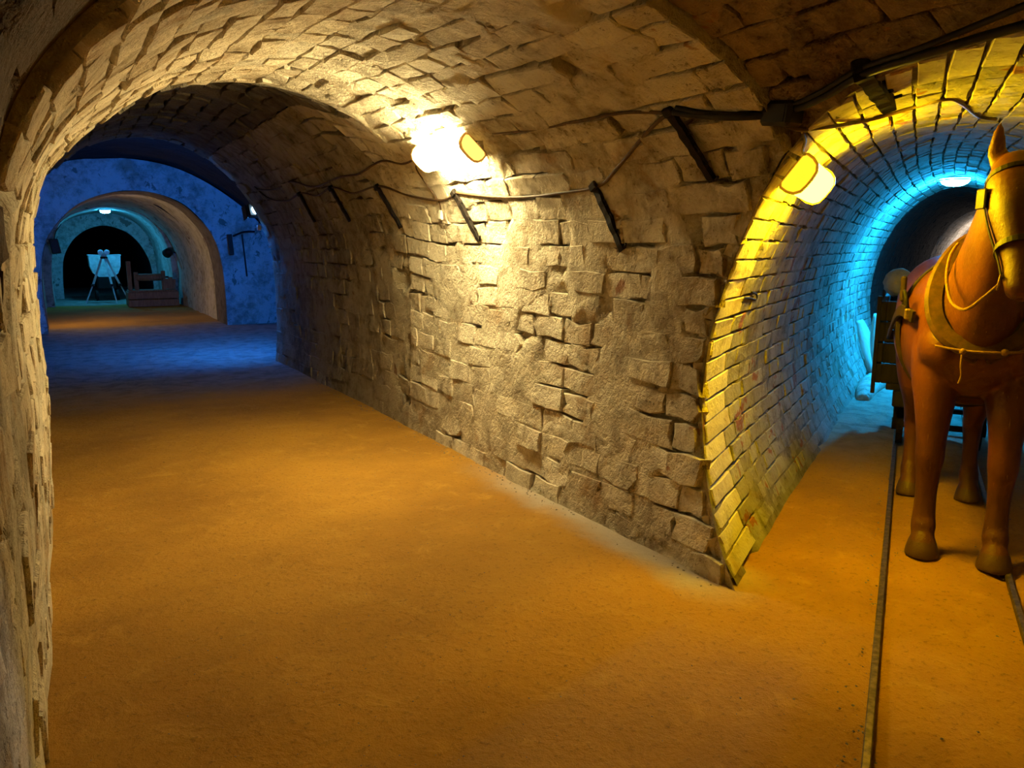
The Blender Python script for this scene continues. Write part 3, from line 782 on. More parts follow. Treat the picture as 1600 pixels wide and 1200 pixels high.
def horse_body():
    mb = MB()
    def part(path, rad, side=(0, 1, 0), n=22, sq=1.0): mb.add(*loft(*dense(path, rad), n, side, sq))
    part([(-.88, 0, 1.24), (-.80, 0, 1.23), (-.62, 0, 1.225), (-.38, 0, 1.19), (-.08, 0, 1.15), (.22, 0, 1.16), (.42, 0, 1.18), (.56, 0, 1.15), (.66, 0, 1.12), (.71, 0, 1.11)],
         [(.06, .06), (.23, .26), (.325, .345), (.345, .365), (.355, .375), (.325, .39), (.285, .37), (.24, .31), (.17, .22), (.07, .10)], n=32, sq=.86)
    part([(.30, 0, 1.16), (.46, 0, 1.25), (.64, .0, 1.42), (.80, .005, 1.60), (.93, .01, 1.76), (1.03, .018, 1.87), (1.06, .02, 1.91)],
         [(.20, .33), (.195, .325), (.16, .265), (.128, .21), (.105, .165), (.09, .125), (.07, .09)], n=24)
    part([(1.02, .018, 1.965), (1.055, .02, 1.93), (1.10, .022, 1.85), (1.155, .027, 1.74), (1.21, .033, 1.64), (1.265, .04, 1.545), (1.31, .045, 1.47), (1.34, .049, 1.42), (1.35, .05, 1.395)],
         [(.05, .045), (.095, .088), (.116, .130), (.112, .142), (.092, .112), (.074, .086), (.070, .075), (.062, .062), (.028, .032)], n=24)
    for s, ez in ((-1, 0), (1, 0)):     # brow ridges, jowls, nostril swellings
        mb.add(*loft(*dense([(1.10, .024 + s * .085, 1.86), (1.135, .026 + s * .10, 1.815), (1.165, .028 + s * .088, 1.765)], [(.012, .014), (.022, .028), (.012, .014)]), 14))
        mb.add(*loft(*dense([(1.345, .048 + s * .04, 1.475), (1.352, .05 + s * .046, 1.445), (1.35, .05 + s * .04, 1.41)], [(.01, .012), (.022, .022), (.012, .014)]), 14))
        mb.add(*loft(*dense([(1.04, .02 + s * .058, 1.92), (1.035, .02 + s * .074, 1.975), (1.04, .02 + s * .080, 2.03), (1.05, .02 + s * .080, 2.085), (1.057, .02 + s * .077, 2.12)],
                            [(.032, .024), (.037, .024), (.034, .020), (.021, .015), (.006, .006)]), 14))
    for y, xf in ((-.155, .50), (.165, .56)):       # forelegs
        part([(.42, y * .95, 1.12), (.45, y, .95), (xf - .02, y, .80), (xf, y, .64), (xf + .01, y, .52), (xf + .005, y, .45), (xf - .005, y, .32), (xf, y, .20), (xf + .015, y, .155), (xf + .035, y, .10), (xf + .045, y, .085), (xf + .06, y, .03), (xf + .065, y, -.004)],
             [(.13, .19), (.12, .16), (.095, .115), (.074, .082), (.070, .074), (.060, .064), (.052, .056), (.056, .060), (.062, .066), (.054, .060), (.066, .074), (.080, .092), (.084, .098)], n=20)
        # point of the shoulder
        mb.add(*loft(*dense([(.50, y * 1.05, 1.12), (.58, y * .95, 1.08), (.63, y * .8, 1.02)], [(.10, .14), (.105, .15), (.05, .08)]), 18))
    for y in (-.17, .17):                       # hind legs: stifle forward, hock back
        part([(-.55, y * .9, 1.12), (-.50, y, .95), (-.47, y * 1.05, .82), (-.56, y, .66), (-.66, y, .54), (-.69, y, .47), (-.675, y, .34), (-.655, y, .21), (-.635, y, .16), (-.60, y, .10), (-.59, y, .085), (-.575, y, .03), (-.57, y, -.004)],
             [(.15, .25), (.15, .215), (.125, .165), (.088, .105), (.064, .080), (.058, .072), (.048, .054), (.050, .054), (.058, .062), (.052, .058), (.062, .070), (.076, .086), (.080, .092)], n=20)
    me = bpy.data.meshes.new('raw'); me.from_pydata(mb.v, [], mb.f)
    bm = bmesh.new(); bm.from_mesh(me); bmesh.ops.recalc_face_normals(bm, faces=bm.faces[:]); bm.to_mesh(me); bm.free()
    o = bpy.data.objects.new('raw', me); COL.objects.link(o)
    r = o.modifiers.new('r', 'REMESH'); r.mode = 'VOXEL'; r.voxel_size = .0115
    s = o.modifiers.new('s', 'SMOOTH'); s.factor = .5; s.iterations = 7
    dg = bpy.context.evaluated_depsgraph_get(); dg.update()
    out = bpy.data.meshes.new_from_object(o.evaluated_get(dg))
    bpy.data.objects.remove(o); bpy.data.meshes.remove(me)
    out.polygons.foreach_set('use_smooth', [True] * len(out.polygons))
    return out
def horse_material():
    m = NT('painted_horse'); p = m.pos()
    big = m.noise(3.2, 4, .6, p); fine = m.noise(38, 5, .7, p)
    col = m.mix(m.ramp(big, .35, .68), (.130, .034, .005, 1), (.072, .018, .003, 1))
    col = m.mix(m.ramp(fine, .58, .74, 0, .45), col, (.20, .07, .012, 1))
    z = m.n('ShaderNodeSeparateXYZ', i_0=p).outputs[2]
    zz = m.math('ADD', z, m.math('MULTIPLY', m.math('SUBTRACT', big, .5), .06))
    col = m.mix(m.ramp(zz, .60, .25, 0, .45), col, (.105, .045, .015, 1))        # dusty lower legs
    col = m.mix(m.ramp(zz, .098, .085), col, (.085, .042, .017, 1))              # hooves
    sc = m.n('ShaderNodeMapping', i_0=p, i_2=(0, .5, .3), i_3=(60, 60, 3)).outputs[0]
    scr = m.ramp(m.noise(1.6, 3, .5, sc), .70, .76)
    col = m.mix(m.math('MULTIPLY', scr, .35), col, (.55, .30, .12, 1))
    m.principled(col, .48, m.math('ADD', fine, m.math('MULTIPLY', scr, -.5)), .0035, 1.0, 0, .4)
    return m.m
M['horse'] = horse_material()
HX = Matrix(((-dB[0], nB[0], 0), (-dB[1], nB[1], 0), (0, 0, 1)))
horse = empty('horse', bpt(.300, 4.97, .004), HX @ Matrix.Rotation(.045, 3, 'Z'))
tag(horse, 'brown life-size model pit horse in harness, facing the viewer at the right edge', 'horse')
hb = bpy.data.objects.new('body', horse_body()); COL.objects.link(hb); hb.data.materials.append(M['horse']); hb.parent = horse
def ball(c, r, mat, name, parent, sc=(1, 1, 1), seg=14):
    bm = bmesh.new(); bmesh.ops.create_uvsphere(bm, u_segments=seg, v_segments=seg // 2 + 2, radius=1)
    v = [(c[0] + q.co.x * r * sc[0], c[1] + q.co.y * r * sc[1], c[2] + q.co.z * r * sc[2]) for q in bm.verts]
    f = [[q.index for q in face.verts] for face in bm.faces]; bm.free()
    return mk(name, v, f, mat, parent, True)
M['eye'] = flat_mat('dark_eye', (.012, .008, .006), None, 5, .12)
for s in (-1, 1):
    ball((1.142, .026 + s * .112, 1.81), .021, M['eye'], 'eye', hb, (1, .6, 1))
    ball((1.366, .051 + s * .034, 1.432), .013, M['eye'], 'nostril', hb, (.5, .8, 1.2))
def ribbon(path, outs, w, t, name, mat, parent, closed=False):
    """strap with a rectangular section: t along OUT, w across"""
    P = [Vector(p) for p in path]; n = len(P); v = []; f = []
    for i, p in enumerate(P):
        a = P[(i - 1) % n] if closed or i else p; b = P[(i + 1) % n] if closed or i < n - 1 else p
        T = (b - a).normalized(); o = Vector(outs[i]); o = (o - T * o.dot(T)).normalized(); q = T.cross(o)
        e = .22
        for x, y in ((-.5, -.5), (.5, -.5), (.5, .5 - e), (.5 - e * t / w, .5), (-.5 + e * t / w, .5), (-.5, .5 - e)):
            v.append(p + q * x * w + o * y * t)
    m = 6
    for i in range(n if closed else n - 1):
        j = (i + 1) % n
        for k in range(m): f.append((i * m + k, i * m + (k + 1) % m, j * m + (k + 1) % m, j * m + k))
    if not closed: f.append(tuple(range(m))); f.append(tuple((n - 1) * m + k for k in range(m - 1, -1, -1)))
    return mk(name, v, f, mat, parent, False)
# collar around the base of the neck
cb = Vector((-.15, 0, .27)); pn = Vector((.87, 0, .49))
P, O = ring_pts((.60, 0, 1.38), (0, .215, 0), cb, 48, egg=.16)
ribbon([p + pn * .012 for p in P], O, .045, .075, 'collar', M['collar'], horse, True)
P2, O2 = ring_pts((.585, 0, 1.375), (0, .180, 0), cb * .88, 48, egg=.16)
ribbon(P2, O2, .075, .040, 'collar_pad', M['leather'], horse, True)
for s in (-1, 1):      # lower ends of the hames
    mb = MB().bar((.735, s * .075, 1.105), (.75, s * .015 if s < 0 else .02, 1.075), .05, .03, (1, 0, 0), .008); mb.build('hame_end', M['collar'], horse)
rp = smooth_path([(.765, -.20, 1.135), (.79, -.10, 1.122), (.80, 0, 1.118), (.79, .12, 1.122), (.77, .21, 1.14)], 6)
rope = MB().sweep(rp, .0065, 7).sweep(smooth_path([(.795, -.085, 1.12), (.81, -.088, 1.06), (.808, -.082, 1.0), (.812, -.092, .965)], 5), .005, 6)
rope.build('breast_rope', M['rope'], horse, True)
ball((.80, -.085, 1.118), .015, M['rope'], 'knot', horse); ball((.795, .085, 1.122), .017, M['rope'], 'knot', horse)
# girth, trace straps and rings
P, O = ring_pts((.17, 0, 1.16), (0, .345, 0), (0, 0, .405), 44)
ribbon(P, O, .07, .022, 'girth', M['leather'], horse, True)
for s in (-1, 1):
    path = smooth_path([(.52, s * .290, 1.25), (.34, s * .335, 1.27), (.17, s * .358, 1.23), (-.10, s * .372, 1.12), (-.45, s * .362, 1.06), (-.80, s * .26, 1.05)], 5)
    ribbon(path, [(0, s, .1)] * len(path), .06, .014, 'trace', M['leather'], horse)
    r, _ = ring_pts((.42, s * .325, 1.32), (.045, 0, .01), (0, s * .012, .055), 22)
    MB().sweep(r, .010, 7, True).build('trace_ring', M['iron'], horse, True)
    MB().box((.46, s * .315, 1.26), (.055, .03, .06), None, .008).build('buckle', M['brass'], horse)
    MB().box((.20, s * .335, 1.38), (.10, .03, .14), None, .01).build('saddle_pad', M['leather'], horse)
# bridle
def head_band(name, c, tdir, rx, rd, w, parent):
    T = Vector(tdir).normalized(); d = T.cross(Vector((0, 1, 0))).normalized()
    P, O = ring_pts(c, (0, rx, 0), d * rd, 30)
    return ribbon(P, O, w, .007, name, M['leather'], parent, True)
hd = (.055, .005, -.10)
bridle = head_band('bridle', (1.088, .022, 1.875), hd, .112, .126, .022, horse)
head_band('noseband', (1.238, .036, 1.59), hd, .092, .110, .026, bridle)
for s in (-1, 1):
    cp = smooth_path([(1.06, .02 + s * .110, 1.88), (1.12, .025 + s * .123, 1.79), (1.19, .03 + s * .111, 1.68), (1.27, .04 + s * .083, 1.545), (1.315, .045 + s * .076, 1.475)], 5)
    ribbon(cp, [(0, s, 0)] * len(cp), .018, .006, 'cheek_strap', M['leather'], bridle)
    MB().box((1.13, .026 + s * .134, 1.80), (.085, .012, .085), Matrix.Rotation(s * -.28, 3, 'Z'), .005).build('blinker', M['leather'], bridle)
    r, _ = ring_pts((1.312, .045 + s * .083, 1.462), (.02, 0, .018), (.012, s * .004, -.022), 18)
    MB().sweep(r, .0045, 6, True).build('bit_ring', M['brass'], bridle, True)
rein = smooth_path([(1.31, -.035, 1.455), (1.25, -.075, 1.40), (1.10, -.125, 1.335), (.92, -.165, 1.36), (.78, -.18, 1.46), (.68, -.165, 1.56), (.60, -.13, 1.62)], 7)
MB().sweep(rein, .0075, 7).build('rein', M['rope'], bridle, True)
# tail behind the rump
MB().add(*loft(*dense([(-.86, 0, 1.36), (-.95, 0, 1.25), (-.97, 0, 1.0), (-.95, 0, .7), (-.93, 0, .52)], [(.035, .035), (.05, .05), (.06, .06), (.05, .05), (.008, .008)]), 12)).build('tail', M['leather'], horse, True)

# ------------------------------------------------------------------ mine cart behind the horse
cart = empty('mine_cart', bpt(.30, 7.35, 0), HX)
tag(cart, 'dark timber mine cart on the track behind the horse', 'cart')
for k in range(4):
    z = .62 + k * .165
    for s in (-1, 1):
        MB().box((0, s * .46, z), (1.25, .04, .155), None, .006).build('side_plank', M['wood_dark'], cart)
    for x in (-.61, .61):
        MB().box((x, 0, z), (.04, .88, .155), None, .006).build('end_plank', M['wood_dark'], cart)
for x in (-.56, .56):
    for s in (-1, 1): MB().box((x, s * .495, .84), (.07, .03, .78), None, .005).build('post', M['wood_dark'], cart)
MB().box((0, 0, .52), (1.3, .8, .05), None, .006).build('bed', M['wood_dark'], cart)
for s in (-1, 1): MB().box((0, s * .3, .44), (1.5, .09, .12), None, .01).build('sole_bar', M['wood_dark'], cart)
for x in (-.38, .38):
    MB().cyl((x, -.33, .175), (x, .33, .175), .025).build('axle', M['iron'], cart)
    for s in (-1, 1):
        MB().box((x, s * .3, .30), (.10, .06, .26), None, .008).build('axle_box', M['iron'], cart)
        w = MB().cyl((x, s * .25, .175), (x, s * .30, .175), .16, None, 24).build('wheel', M['iron'], cart)
        MB().cyl((x, s * .30, .175), (x, s * .335, .175), .05, None, 12).build('hub', M['iron'], w)
def lump(name, mat, c, r, sc, seed, parent=None, seg=20, amp=.2, fr=3.0):
    bm = bmesh.new(); bmesh.ops.create_icosphere(bm, subdivisions=3, radius=1)
    v = np.array([q.co[:] for q in bm.verts]); f = [[q.index for q in face.verts] for face in bm.faces]; bm.free()
    v = v * (1 + amp * fbm(v + seed, fr, 3, seed))[:, None] * np.array(sc) * r + np.array(c)
    return mk(name, v, f, mat, parent, True)
sp = bpt(-.08, 7.5, 1.31)
tag(lump('sack', M['sack'], sp, .13, (.9, .9, .95), 5), 'pale sack lying on top of the mine cart', 'sack')

# things by the foot of the blue-lit wall
def leaf_board(name, label, px, py, s_, w, h, lean, tilt):
    d = ray_dir(px, py); t = s_ / (d[0] * dB[0] + d[1] * dB[1]); p = d * t + np.array([0, 0, EYE])
    n = 14; mb = MB(); o = []
    for k in range(n + 1):
        a = k / n; ww = w * (math.sin(math.pi * (0.08 + .84 * a)) ** .7) / 2
        z = h * a; bow = .07 * math.sin(math.pi * a)
        o.append((ww, bow, z))
    v = [(-a, b - .012, z) for a, b, z in o] + [(a, b - .012, z) for a, b, z in o] + [(-a, b + .012, z) for a, b, z in o] + [(a, b + .012, z) for a, b, z in o]
    m = n + 1; f = []
    for k in range(n):
        f += [(k, k + 1, m + k + 1, m + k), (2 * m + k, 3 * m + k, 3 * m + k + 1, 2 * m + k + 1), (k, 2 * m + k, 2 * m + k + 1, k + 1), (m + k, m + k + 1, 3 * m + k + 1, 3 * m + k)]
    f += [(0, m, 3 * m, 2 * m), (n, 2 * m + n, 3 * m + n, m + n)]
    R = Matrix.Rotation(-AZB + .15, 3, 'Z') @ Matrix.Rotation(tilt, 3, 'Y') @ Matrix.Rotation(lean, 3, 'X')
    ob = mk(name, v, f, M['pale_board'], None, True); ob.matrix_world = Matrix.Translation((p[0], p[1], 0.0)) @ R.to_4x4()
    return tag(ob, label, 'board', 'pale boards against the blue wall')
leaf_board('curved_board', 'left of two pale curved boards leaning on the blue-lit wall', 1366, 578, 10.9, .20, .72, -.10, -.30)
leaf_board('curved_board', 'right of two pale curved boards leaning on the blue-lit wall', 1374, 578, 10.7, .16, .80, -.08, -.10)
kp = [bpt(-.34, 8.9, .0), bpt(-.33, 9.4, .02), bpt(-.29, 9.8, .03), bpt(-.22, 10.1, .03), bpt(-.14, 10.3, .02), bpt(-.06, 10.4, 0)]
kv = smooth_path(kp, 6); kr = [.02 + .11 * math.sin(math.pi * min(1, (k + 2) / (len(kv) + 2))) ** .6 for k in range(len(kv))]
tag(MB().sweep(kv, kr, 12).build('earth_ridge', M['plaster'], None, True), 'low curved ridge of rubble and lime at the foot of the blue wall', 'ridge')

# ------------------------------------------------------------------ iron hangers, cables, small fittings
def hanger(p0, p1, nrm, label, k):
    p0, p1, nrm = Vector(p0), Vector(p1), Vector(nrm).normalized()
    y = (p1 - p0); L = y.length; y.normalize(); z = (nrm - y * nrm.dot(y)).normalized(); x = y.cross(z)
    root = empty('cable_hanger', p0, Matrix((x, y, z)).transposed())
    tag(root, label, 'cable hanger', 'iron cable hangers on the vault')
    w = .048 if k < 6 else .062; dp = .016 if k < 6 else .055
    mb = MB(); n = 12; rg = random.Random(k)
    # wavy rusted flat bar standing slightly off the wall
    pts = [(rg.uniform(-.003, .003), L * i / n, .012 + rg.uniform(-.002, .004)) for i in range(n + 1)]
    v = []
    for (a, b, c), i in zip(pts, range(n + 1)):
        ww = w * (1 - .25 * i / n) * rg.uniform(.86, 1.1)
        v += [(a - ww / 2, b, c - .010), (a + ww / 2, b, c - .010), (a + ww / 2, b, c + dp), (a - ww / 2, b, c + dp)]
    f = [(i * 4 + k2, i * 4 + (k2 + 1) % 4, i * 4 + 4 + (k2 + 1) % 4, i * 4 + 4 + k2) for i in range(n) for k2 in range(4)] + [(3, 2, 1, 0), (4 * n, 4 * n + 1, 4 * n + 2, 4 * n + 3)]
    mb.add(v, f); mb.build('bar', M['iron'], root)
    for i in range(3):
        yy = L * (.22 + .25 * i + rg.uniform(-.05, .05))
        hk = smooth_path([(-.018, yy, .016), (-.034, yy + .004, .022), (-.036, yy + .024, .022), (-.020, yy + .03, .016)], 4)
        MB().sweep(hk, .005, 6).build('hook', M['iron'], root, True)
    MB().box((0, .0, .018), (.065, .045, .045), None, .006).build('clamp', M['iron'], root)
    MB().sweep(smooth_path([(0, L * .97, .016), (-.03, L * .985, .02), (-.055, L * .96, .025)], 4), .007, 6).build('end_hook', M['iron'], root, True)
    return root
HG = [((470, 302), (494, 346), 'iron cable hanger nearest the dark end of the main tunnel'),
      ((519, 293), (549, 345), 'second iron cable hanger from the dark end of the main tunnel'),
      ((592, 291), (629, 355), 'third iron cable hanger from the dark end, left of the glaring lamp'),
      ((713, 301), (752, 376), 'iron cable hanger just below the glaring white lamp'),
      ((933, 290), (977, 390), 'iron cable hanger right of the glaring lamp with a rising cable'),
      ((1050, 170), (1117, 280), 'large iron cable hanger left of the yellow lamp'),
      ((1345, 95), (1385, 150), 'black iron cable hanger above the yellow arch with thick cables')]
for k, (a, b, lab) in enumerate(HG):
    pa, pb_ = wall_hit(*a), wall_hit(*b); m = (pa + pb_) / 2
    # the wall's own normal there, by finite differences of the passage outline
    e = .02; g = []
    for ax in range(3):
        d = np.zeros(3); d[ax] = e; q = np.array([np.array(m) + d, np.array(m) - d])
        f = np.min([t.sd(q, .15) for t in (A, C, B)], 0); g.append(f[0] - f[1])
    hanger(pa, pb_, -Vector(g), lab, k)
def run(pixels, off=.035):
    return [wall_hit(px, py, off) for px, py in pixels]
def cable(name, label, pts, r, mat, group='cables along the tunnel vault', per=8):
    return tag(MB().sweep(smooth_path(pts, per), r, 8).build(name, mat, None, True), label, 'cable', group)
cable('cable', 'thin brown cable strung below the lamp between the small hangers', run([(398, 292), (420, 310), (448, 314), (470, 302), (495, 306), (519, 293), (552, 302), (592, 291), (640, 306), (690, 313), (713, 301)]), .009, M['cable_brown'])
cable('cable', 'thin cable sagging right from the lamp hanger and rising to the large hanger', run([(713, 301), (765, 307), (820, 308), (880, 301), (935, 291), (965, 262), (1000, 220), (1030, 188), (1052, 176)]), .010, M['cable_brown'])
cable('cable', 'upper brown cable running from the lamp towards the dark end', run([(402, 297), (430, 296), (455, 284), (490, 292), (530, 277), (560, 272), (595, 252), (630, 256), (655, 244)]), .009, M['cable_brown'])
cable('cable', 'short brown cord hanging from the lamp down to the white tag', run([(654, 246), (650, 262), (662, 282), (678, 304), (687, 318), (689, 328)]), .006, M['cable_brown'])
cable('cable', 'brown supply cable from the glaring lamp to the large hanger', run([(770, 208), (830, 203), (900, 190), (960, 178), (1000, 175), (1052, 177)], .03), .009, M['cable_brown'])
cable('cable', 'thick black cable from the large hanger across the orange vault', run([(1052, 175), (1090, 180), (1150, 183), (1225, 176), (1290, 150), (1345, 118)], .05) + run([(1430, 90), (1520, 62), (1640, 28)], .12), .015, M['cable_black'])
cable('cable', 'second black cable just above the thick one on the orange vault', run([(1056, 168), (1100, 176), (1160, 178), (1220, 170), (1280, 145), (1343, 108)], .04) + run([(1430, 78), (1520, 42), (1640, -8)], .10), .011, M['cable_black'])
cable('cable', 'dark brown cable arching over the yellow lamp towards the horse', run([(1212, 188), (1246, 202), (1290, 199), (1360, 187), (1420, 170), (1475, 155), (1500, 160), (1530, 182), (1556, 186)], .04), .009, M['cable_brown'])
cable('cable', 'short cord dropping to the yellow lamp', run([(1252, 202), (1258, 220), (1254, 236), (1262, 246)], .03), .006, M['cable_brown'])
def box_on_wall(name, label, cat, px, py, size, mat, tubes=None, off=.0, group=None):
    p = wall_hit(px, py, off, tubes=tubes)
    root = tag(empty(name, p), label, cat, group)
    R = Matrix.Rotation(math.radians(8), 3, 'X')
    MB().box((0, 0, 0), size, R, min(size) * .15).build('body', mat, root)
    MB().box((-size[0] * .51, 0, 0), (.004, size[1] * .7, size[2] * .7), R).build('cover', mat, root)
    return root
box_on_wall('junction_box', 'small white box hanging on a cord below the glaring lamp', 'box', 691, 336, (.045, .05, .075), M['white_plastic'], None, .03)
box_on_wall('junction_box', 'black box between the large hanger and the yellow lamp', 'box', 1222, 178, (.10, .16, .10), M['black_plastic'], None, .03)
# hook on the yellow wall
h0 = wall_hit(1160, 470, .0); n0 = Vector((-.4, -.9, 0)).normalized()
hp = [wall_hit(1158, 472, 0), wall_hit(1163, 466, .03), wall_hit(1172, 466, .045), wall_hit(1181, 468, .05), wall_hit(1182, 460, .05), wall_hit(1174, 456, .045)]
tag(MB().sweep(smooth_path(hp, 6), .006, 7).build('wall_hook', M['iron'], None, True), 'rusty bent hook in the yellow-lit wall', 'hook')

# ------------------------------------------------------------------ crossing chamber and the far end
def at_Y(px, py, Y):
    d = ray_dir(px, py); t = Y / d[1]; return Vector((d[0] * t, Y, EYE + d[2] * t))
fz = Vector((-.22, .90, -.30)).normalized(); fx = fz.cross(Vector((0, 0, 1))).normalized(); fy = fz.cross(fx)
fl = empty('floodlight', at_Y(399, 329, END_Y + .10), Matrix((fx, fy, fz)).transposed())
tag(fl, 'blue-white floodlight at the far end of the main tunnel wall', 'floodlight')
MB().box((0, 0, .02), (.22, .18, .10), None, .015).build('housing', M['black_plastic'], fl)
MB().box((0, 0, .075), (.19, .15, .012), None, .003).build('lens', glow_mat('flood_glow', L_FLOOD[1], L_FLOOD[0]), fl)
for s_ in (-1, 1): MB().box((s_ * .115, 0, .10), (.008, .19, .12), None, .002).build('visor', M['black_plastic'], fl)
ball_ = bmesh.new(); bmesh.ops.create_uvsphere(ball_, u_segments=14, v_segments=9, radius=.072)
MB().add([v.co + Vector((0, 0, -.055)) for v in ball_.verts], [[v.index for v in f.verts] for f in ball_.faces]).build('added_glow_ball', glow_mat('added_ball_glow', (.45, .75, 1.0), 14.0), fl, True); ball_.free()  # added glowing ball, stands in for the floodlight's visible glare
MB().bar((.10, 0, -.03), (.22, .05, -.10), .03, .03).build('bracket', M['iron'], fl)
tagp = empty('junction_box', at_Y(405, 356, END_Y - .12)); tag(tagp, 'small white box hanging below the blue floodlight', 'box')
MB().box((0, 0, 0), (.05, .05, .075), None, .008).build('body', M['white_plastic'], tagp)
MB().sweep(smooth_path([(0, 0, .03), (.0, .03, .12), (-.02, .06, .19)], 5), .005, 6).build('cord', M['cable_black'], tagp, True)
# tool and timber on the blue wall
t0, t1 = at_Y(378, 366, 17.05), at_Y(386, 432, 17.04)
pick = empty('iron_pick', t1); tag(pick, 'thin iron pick hanging on the blue wall right of the arch', 'pick')
MB().sweep([t1 - t1, t0 - t1], .016, 8).build('handle', M['wood_dark'], pick, True)
hd0, hd1 = at_Y(364, 369, 16.96) - t1, at_Y(398, 362, 16.96) - t1
MB().sweep(smooth_path([hd0, (hd0 + hd1) / 2 + Vector((0, 0, .04)), hd1], 6), .02, 8).build('head', M['iron'], pick, True)
q0, q1 = at_Y(358, 366, 16.95), at_Y(362, 398, 16.95)
tag(MB().bar(q0, q1, .10, .06, (0, 1, 0), .01).build('timber_peg', M['wood_dark']), 'short dark timber peg on the blue wall beside the arch', 'timber')
# loudspeaker and spotlight at the far arch
spk = empty('loudspeaker', at_Y(86, 385, 24.6)); tag(spk, 'black loudspeaker box hung on the left jamb of the far arch', 'loudspeaker')
MB().box((0, 0, 0), (.22, .2, .40), Matrix.Rotation(-.15, 3, 'Y'), .02).build('cabinet', M['black_plastic'], spk)
MB().box((.0, -.105, 0), (.18, .012, .34), Matrix.Rotation(-.15, 3, 'Y'), .004).build('grille', M['cable_black'], spk)
MB().sweep(smooth_path([(.0, 0, .2), (.06, .02, .4), (.2, .05, .6)], 5), .012, 6).build('cord', M['cable_black'], spk, True)
sl = empty('spotlight', at_Y(266, 392, 24.3)); tag(sl, 'round black spotlight on the right jamb of the far arch', 'spotlight')
MB().cyl((0, 0, 0), (-.12, -.16, -.08), .11, .13, 18).build('can', M['black_plastic'], sl, True)
MB().bar((0, 0, 0), (.22, .05, -.10), .05, .03).build('arm', M['iron'], sl)
MB().box((.17, .02, -.16), (.10, .02, .26), Matrix.Rotation(-.4, 3, 'Y'), .01).build('barn_door', M['grey_plastic'], sl)
cable('cable', 'dark cable looping down the right side of the middle tunnel', [at_Y(240, 318, 20.5), at_Y(262, 332, 20.5), at_Y(285, 350, 20.5), at_Y(300, 366, 20.5), at_Y(312, 388, 20.4)], .018, M['cable_black'])
# survey tripod
tp = Vector((1.27, 26.3, 0)); tri = empty('survey_tripod', tp)
tag(tri, 'survey tripod with a twin-lens instrument at the far end', 'tripod')
MB().cyl((0, 0, 1.30), (0, 0, 1.36), .10, .10, 14).build('head', M['iron'], tri)
for a in (200, 290, 340, ):
    ca, sa = math.cos(math.radians(a)), math.sin(math.radians(a)); R = .62
    lg = MB().bar((ca * .07, sa * .07, 1.32), (ca * R * .62, sa * R * .62, .52), .06, .035, (0, 1, .2), .005).build('leg', M['pale_metal'], tri)
    MB().bar((ca * R * .56, sa * R * .56, .62), (ca * R, sa * R, .0), .035, .03, (0, 1, .2), .005).build('leg_extension', M['pale_metal'], lg)
    MB().cyl((ca * R * .62, sa * R * .62, .49), (ca * R * .62, sa * R * .62, .56), .05, .05, 10).build('leg_clamp', M['black_plastic'], lg)
MB().box((0, 0, 1.42), (.14, .12, .12), None, .01).build('instrument', M['pale_metal'], tri)
for s in (-1, 1):
    t_ = MB().cyl((s * .085, .08, 1.49), (s * .085, -.12, 1.49), .07, .08, 16).build('barrel', M['pale_metal'], tri, True)
    MB().cyl((s * .085, -.12, 1.49), (s * .085, -.128, 1.49), .068, .068, 16).build('lens', M['glass'], t_)
# pale tub on wheels behind the tripod
tub = empty('mine_tub', (1.33, 27.6, 0)); tag(tub, 'pale rounded mine tub standing behind the tripod', 'mine tub')
ol = [(-.44, 1.40), (-.42, 1.05), (-.34, .84), (-.20, .74), (.20, .74), (.34, .84), (.42, 1.05), (.44, 1.40)]
il = [(a * .90, b if b > 1.39 else b + .05) for a, b in ol]
n = len(ol); v = [(a, y, b) for y in (-.5, .5) for a, b in ol] + [(a, y, b) for y in (-.46, .46) for a, b in il]
f = [(k, k + 1, n + k + 1, n + k) for k in range(n - 1)] + [(2 * n + k + 1, 2 * n + k, 3 * n + k, 3 * n + k + 1) for k in range(n - 1)]
f += [tuple(range(n - 1, -1, -1)), tuple(range(n, 2 * n)), tuple(range(2 * n, 3 * n)), tuple(range(4 * n - 1, 3 * n - 1, -1)), (0, n, 3 * n, 2 * n), (n - 1, 3 * n - 1, 4 * n - 1, 2 * n - 1)]
mk('tub', v, f, M['pale_metal'], tub, False)
MB().sweep([(-.44, -.5, 1.40), (-.44, .5, 1.40), (.44, .5, 1.40), (.44, -.5, 1.40)], .022, 8, True).build('rim', M['pale_metal'], tub)
MB().box((0, 0, .55), (.5, 1.0, .36), None, .02).build('frame', M['iron'], tub)
for y in (-.32, .32):
    for s in (-1, 1): MB().cyl((s * .25, y, .17), (s * .32, y, .17), .17, .17, 18).build('wheel', M['iron'], tub)
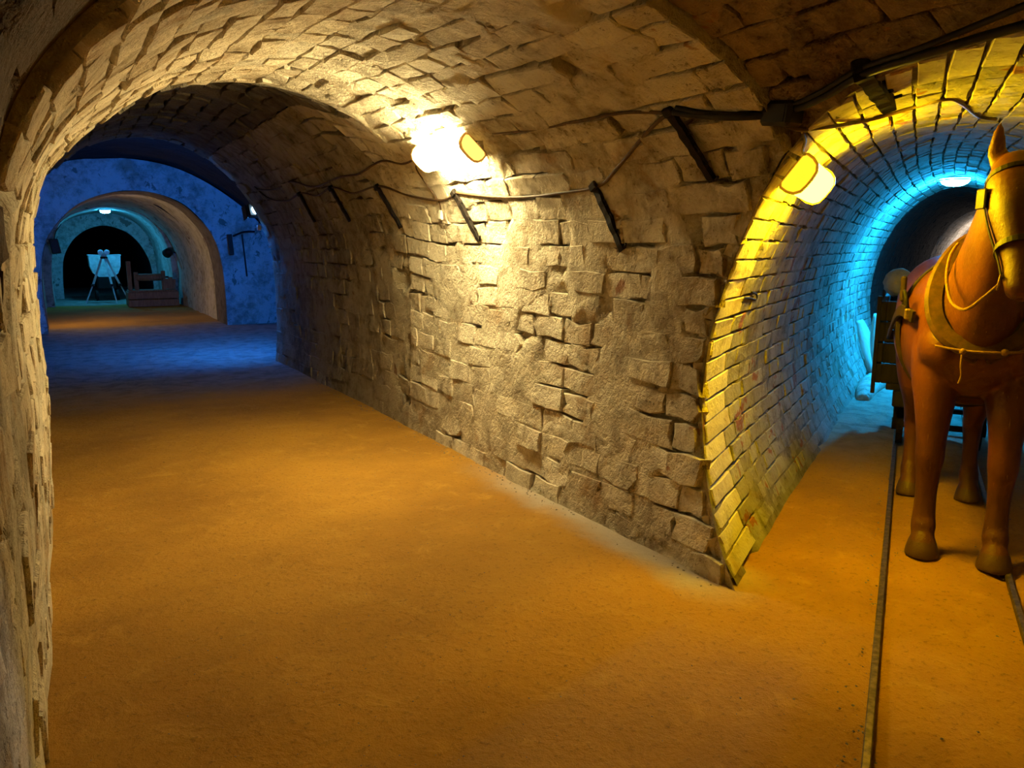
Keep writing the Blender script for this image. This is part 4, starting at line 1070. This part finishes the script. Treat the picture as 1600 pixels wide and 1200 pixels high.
# timber windlass frame on the right
wf = empty('timber_windlass', (2.30, 24.1, 0)); tag(wf, 'low brown timber frame with a windlass drum at the far end', 'windlass')
for k, z in enumerate((.10, .31)):
    for y in (-.38, .38): MB().box((0, y, z), (1.30, .09, .19), None, .012).build('base_plank', M['wood'], wf)
    for x in (-.60, .60): MB().box((x, 0, z), (.09, .68, .19), None, .012).build('base_plank', M['wood'], wf)
for k in range(4): MB().box((0, -.27 + .18 * k, .43), (1.24, .165, .04), None, .006).build('deck_plank', M['wood'], wf)
for x, h in ((-.55, 1.25), (-.38, .95), (.32, .98), (.50, .80)):
    MB().box((x, 0, .45 + (h - .45) / 2), (.11, .10, h - .45), None, .012).build('post', M['wood'], wf)
MB().cyl((-.38, 0, .80), (.32, 0, .80), .10, .10, 16).build('drum', M['wood'], wf, True)
MB().bar((.30, -.06, .62), (.62, -.06, .60), .08, .28).build('side_board', M['wood'], wf)
MB().cyl((.32, 0, .80), (.46, 0, .80), .025, .025, 10).build('crank', M['iron'], wf)

# loose grit and crumbs of mortar on the floor
mb_v, mb_f = [], []
rg = np.random.default_rng(90)
def crumb(x, y, r):
    n0 = len(mb_v); q = np.array([(1, 0, 0), (-1, 0, 0), (0, 1, 0), (0, -1, 0), (0, 0, 1), (0, 0, -1)], float)
    q = q * rg.uniform(.6, 1.1, (6, 1)) * r * np.array([1, .8, .55]); a = rg.uniform(0, 6.3); R = np.array([[math.cos(a), -math.sin(a), 0], [math.sin(a), math.cos(a), 0], [0, 0, 1]])
    q = q @ R.T + np.array([x, y, r * .25])
    mb_v.extend(map(tuple, q)); mb_f.extend([(n0 + a_, n0 + b_, n0 + c_) for a_, b_, c_ in ((0, 2, 4), (2, 1, 4), (1, 3, 4), (3, 0, 4), (2, 0, 5), (1, 2, 5), (3, 1, 5), (0, 3, 5))])
for _ in range(900):
    x, y = rg.uniform(-.1, 2.55), rg.uniform(1.6, 8); crumb(x, y, rg.uniform(.002, .0055))
for _ in range(320):
    s_ = rg.uniform(2.2, 8.5); l_ = rg.choice([rg.normal(-.04, .03), rg.uniform(-.45, .9), rg.normal(.58, .05)]); p = bpt(l_, s_, 0); crumb(p.x, p.y, rg.uniform(.003, .010))
for _ in range(120):
    p = bpt(rg.choice([.17, .5]) + rg.normal(0, .09), 4.36 + rg.normal(0, .1), 0); crumb(p.x, p.y, rg.uniform(.002, .007))
for _ in range(260):
    y = rg.uniform(2.5, 9); crumb(2.62 - abs(rg.normal(0, .06)), y, rg.uniform(.003, .012))
tag(mk('grit', mb_v, mb_f, M['stone'], None, False), 'loose stone grit scattered over the earth floor', 'grit', kind='stuff')
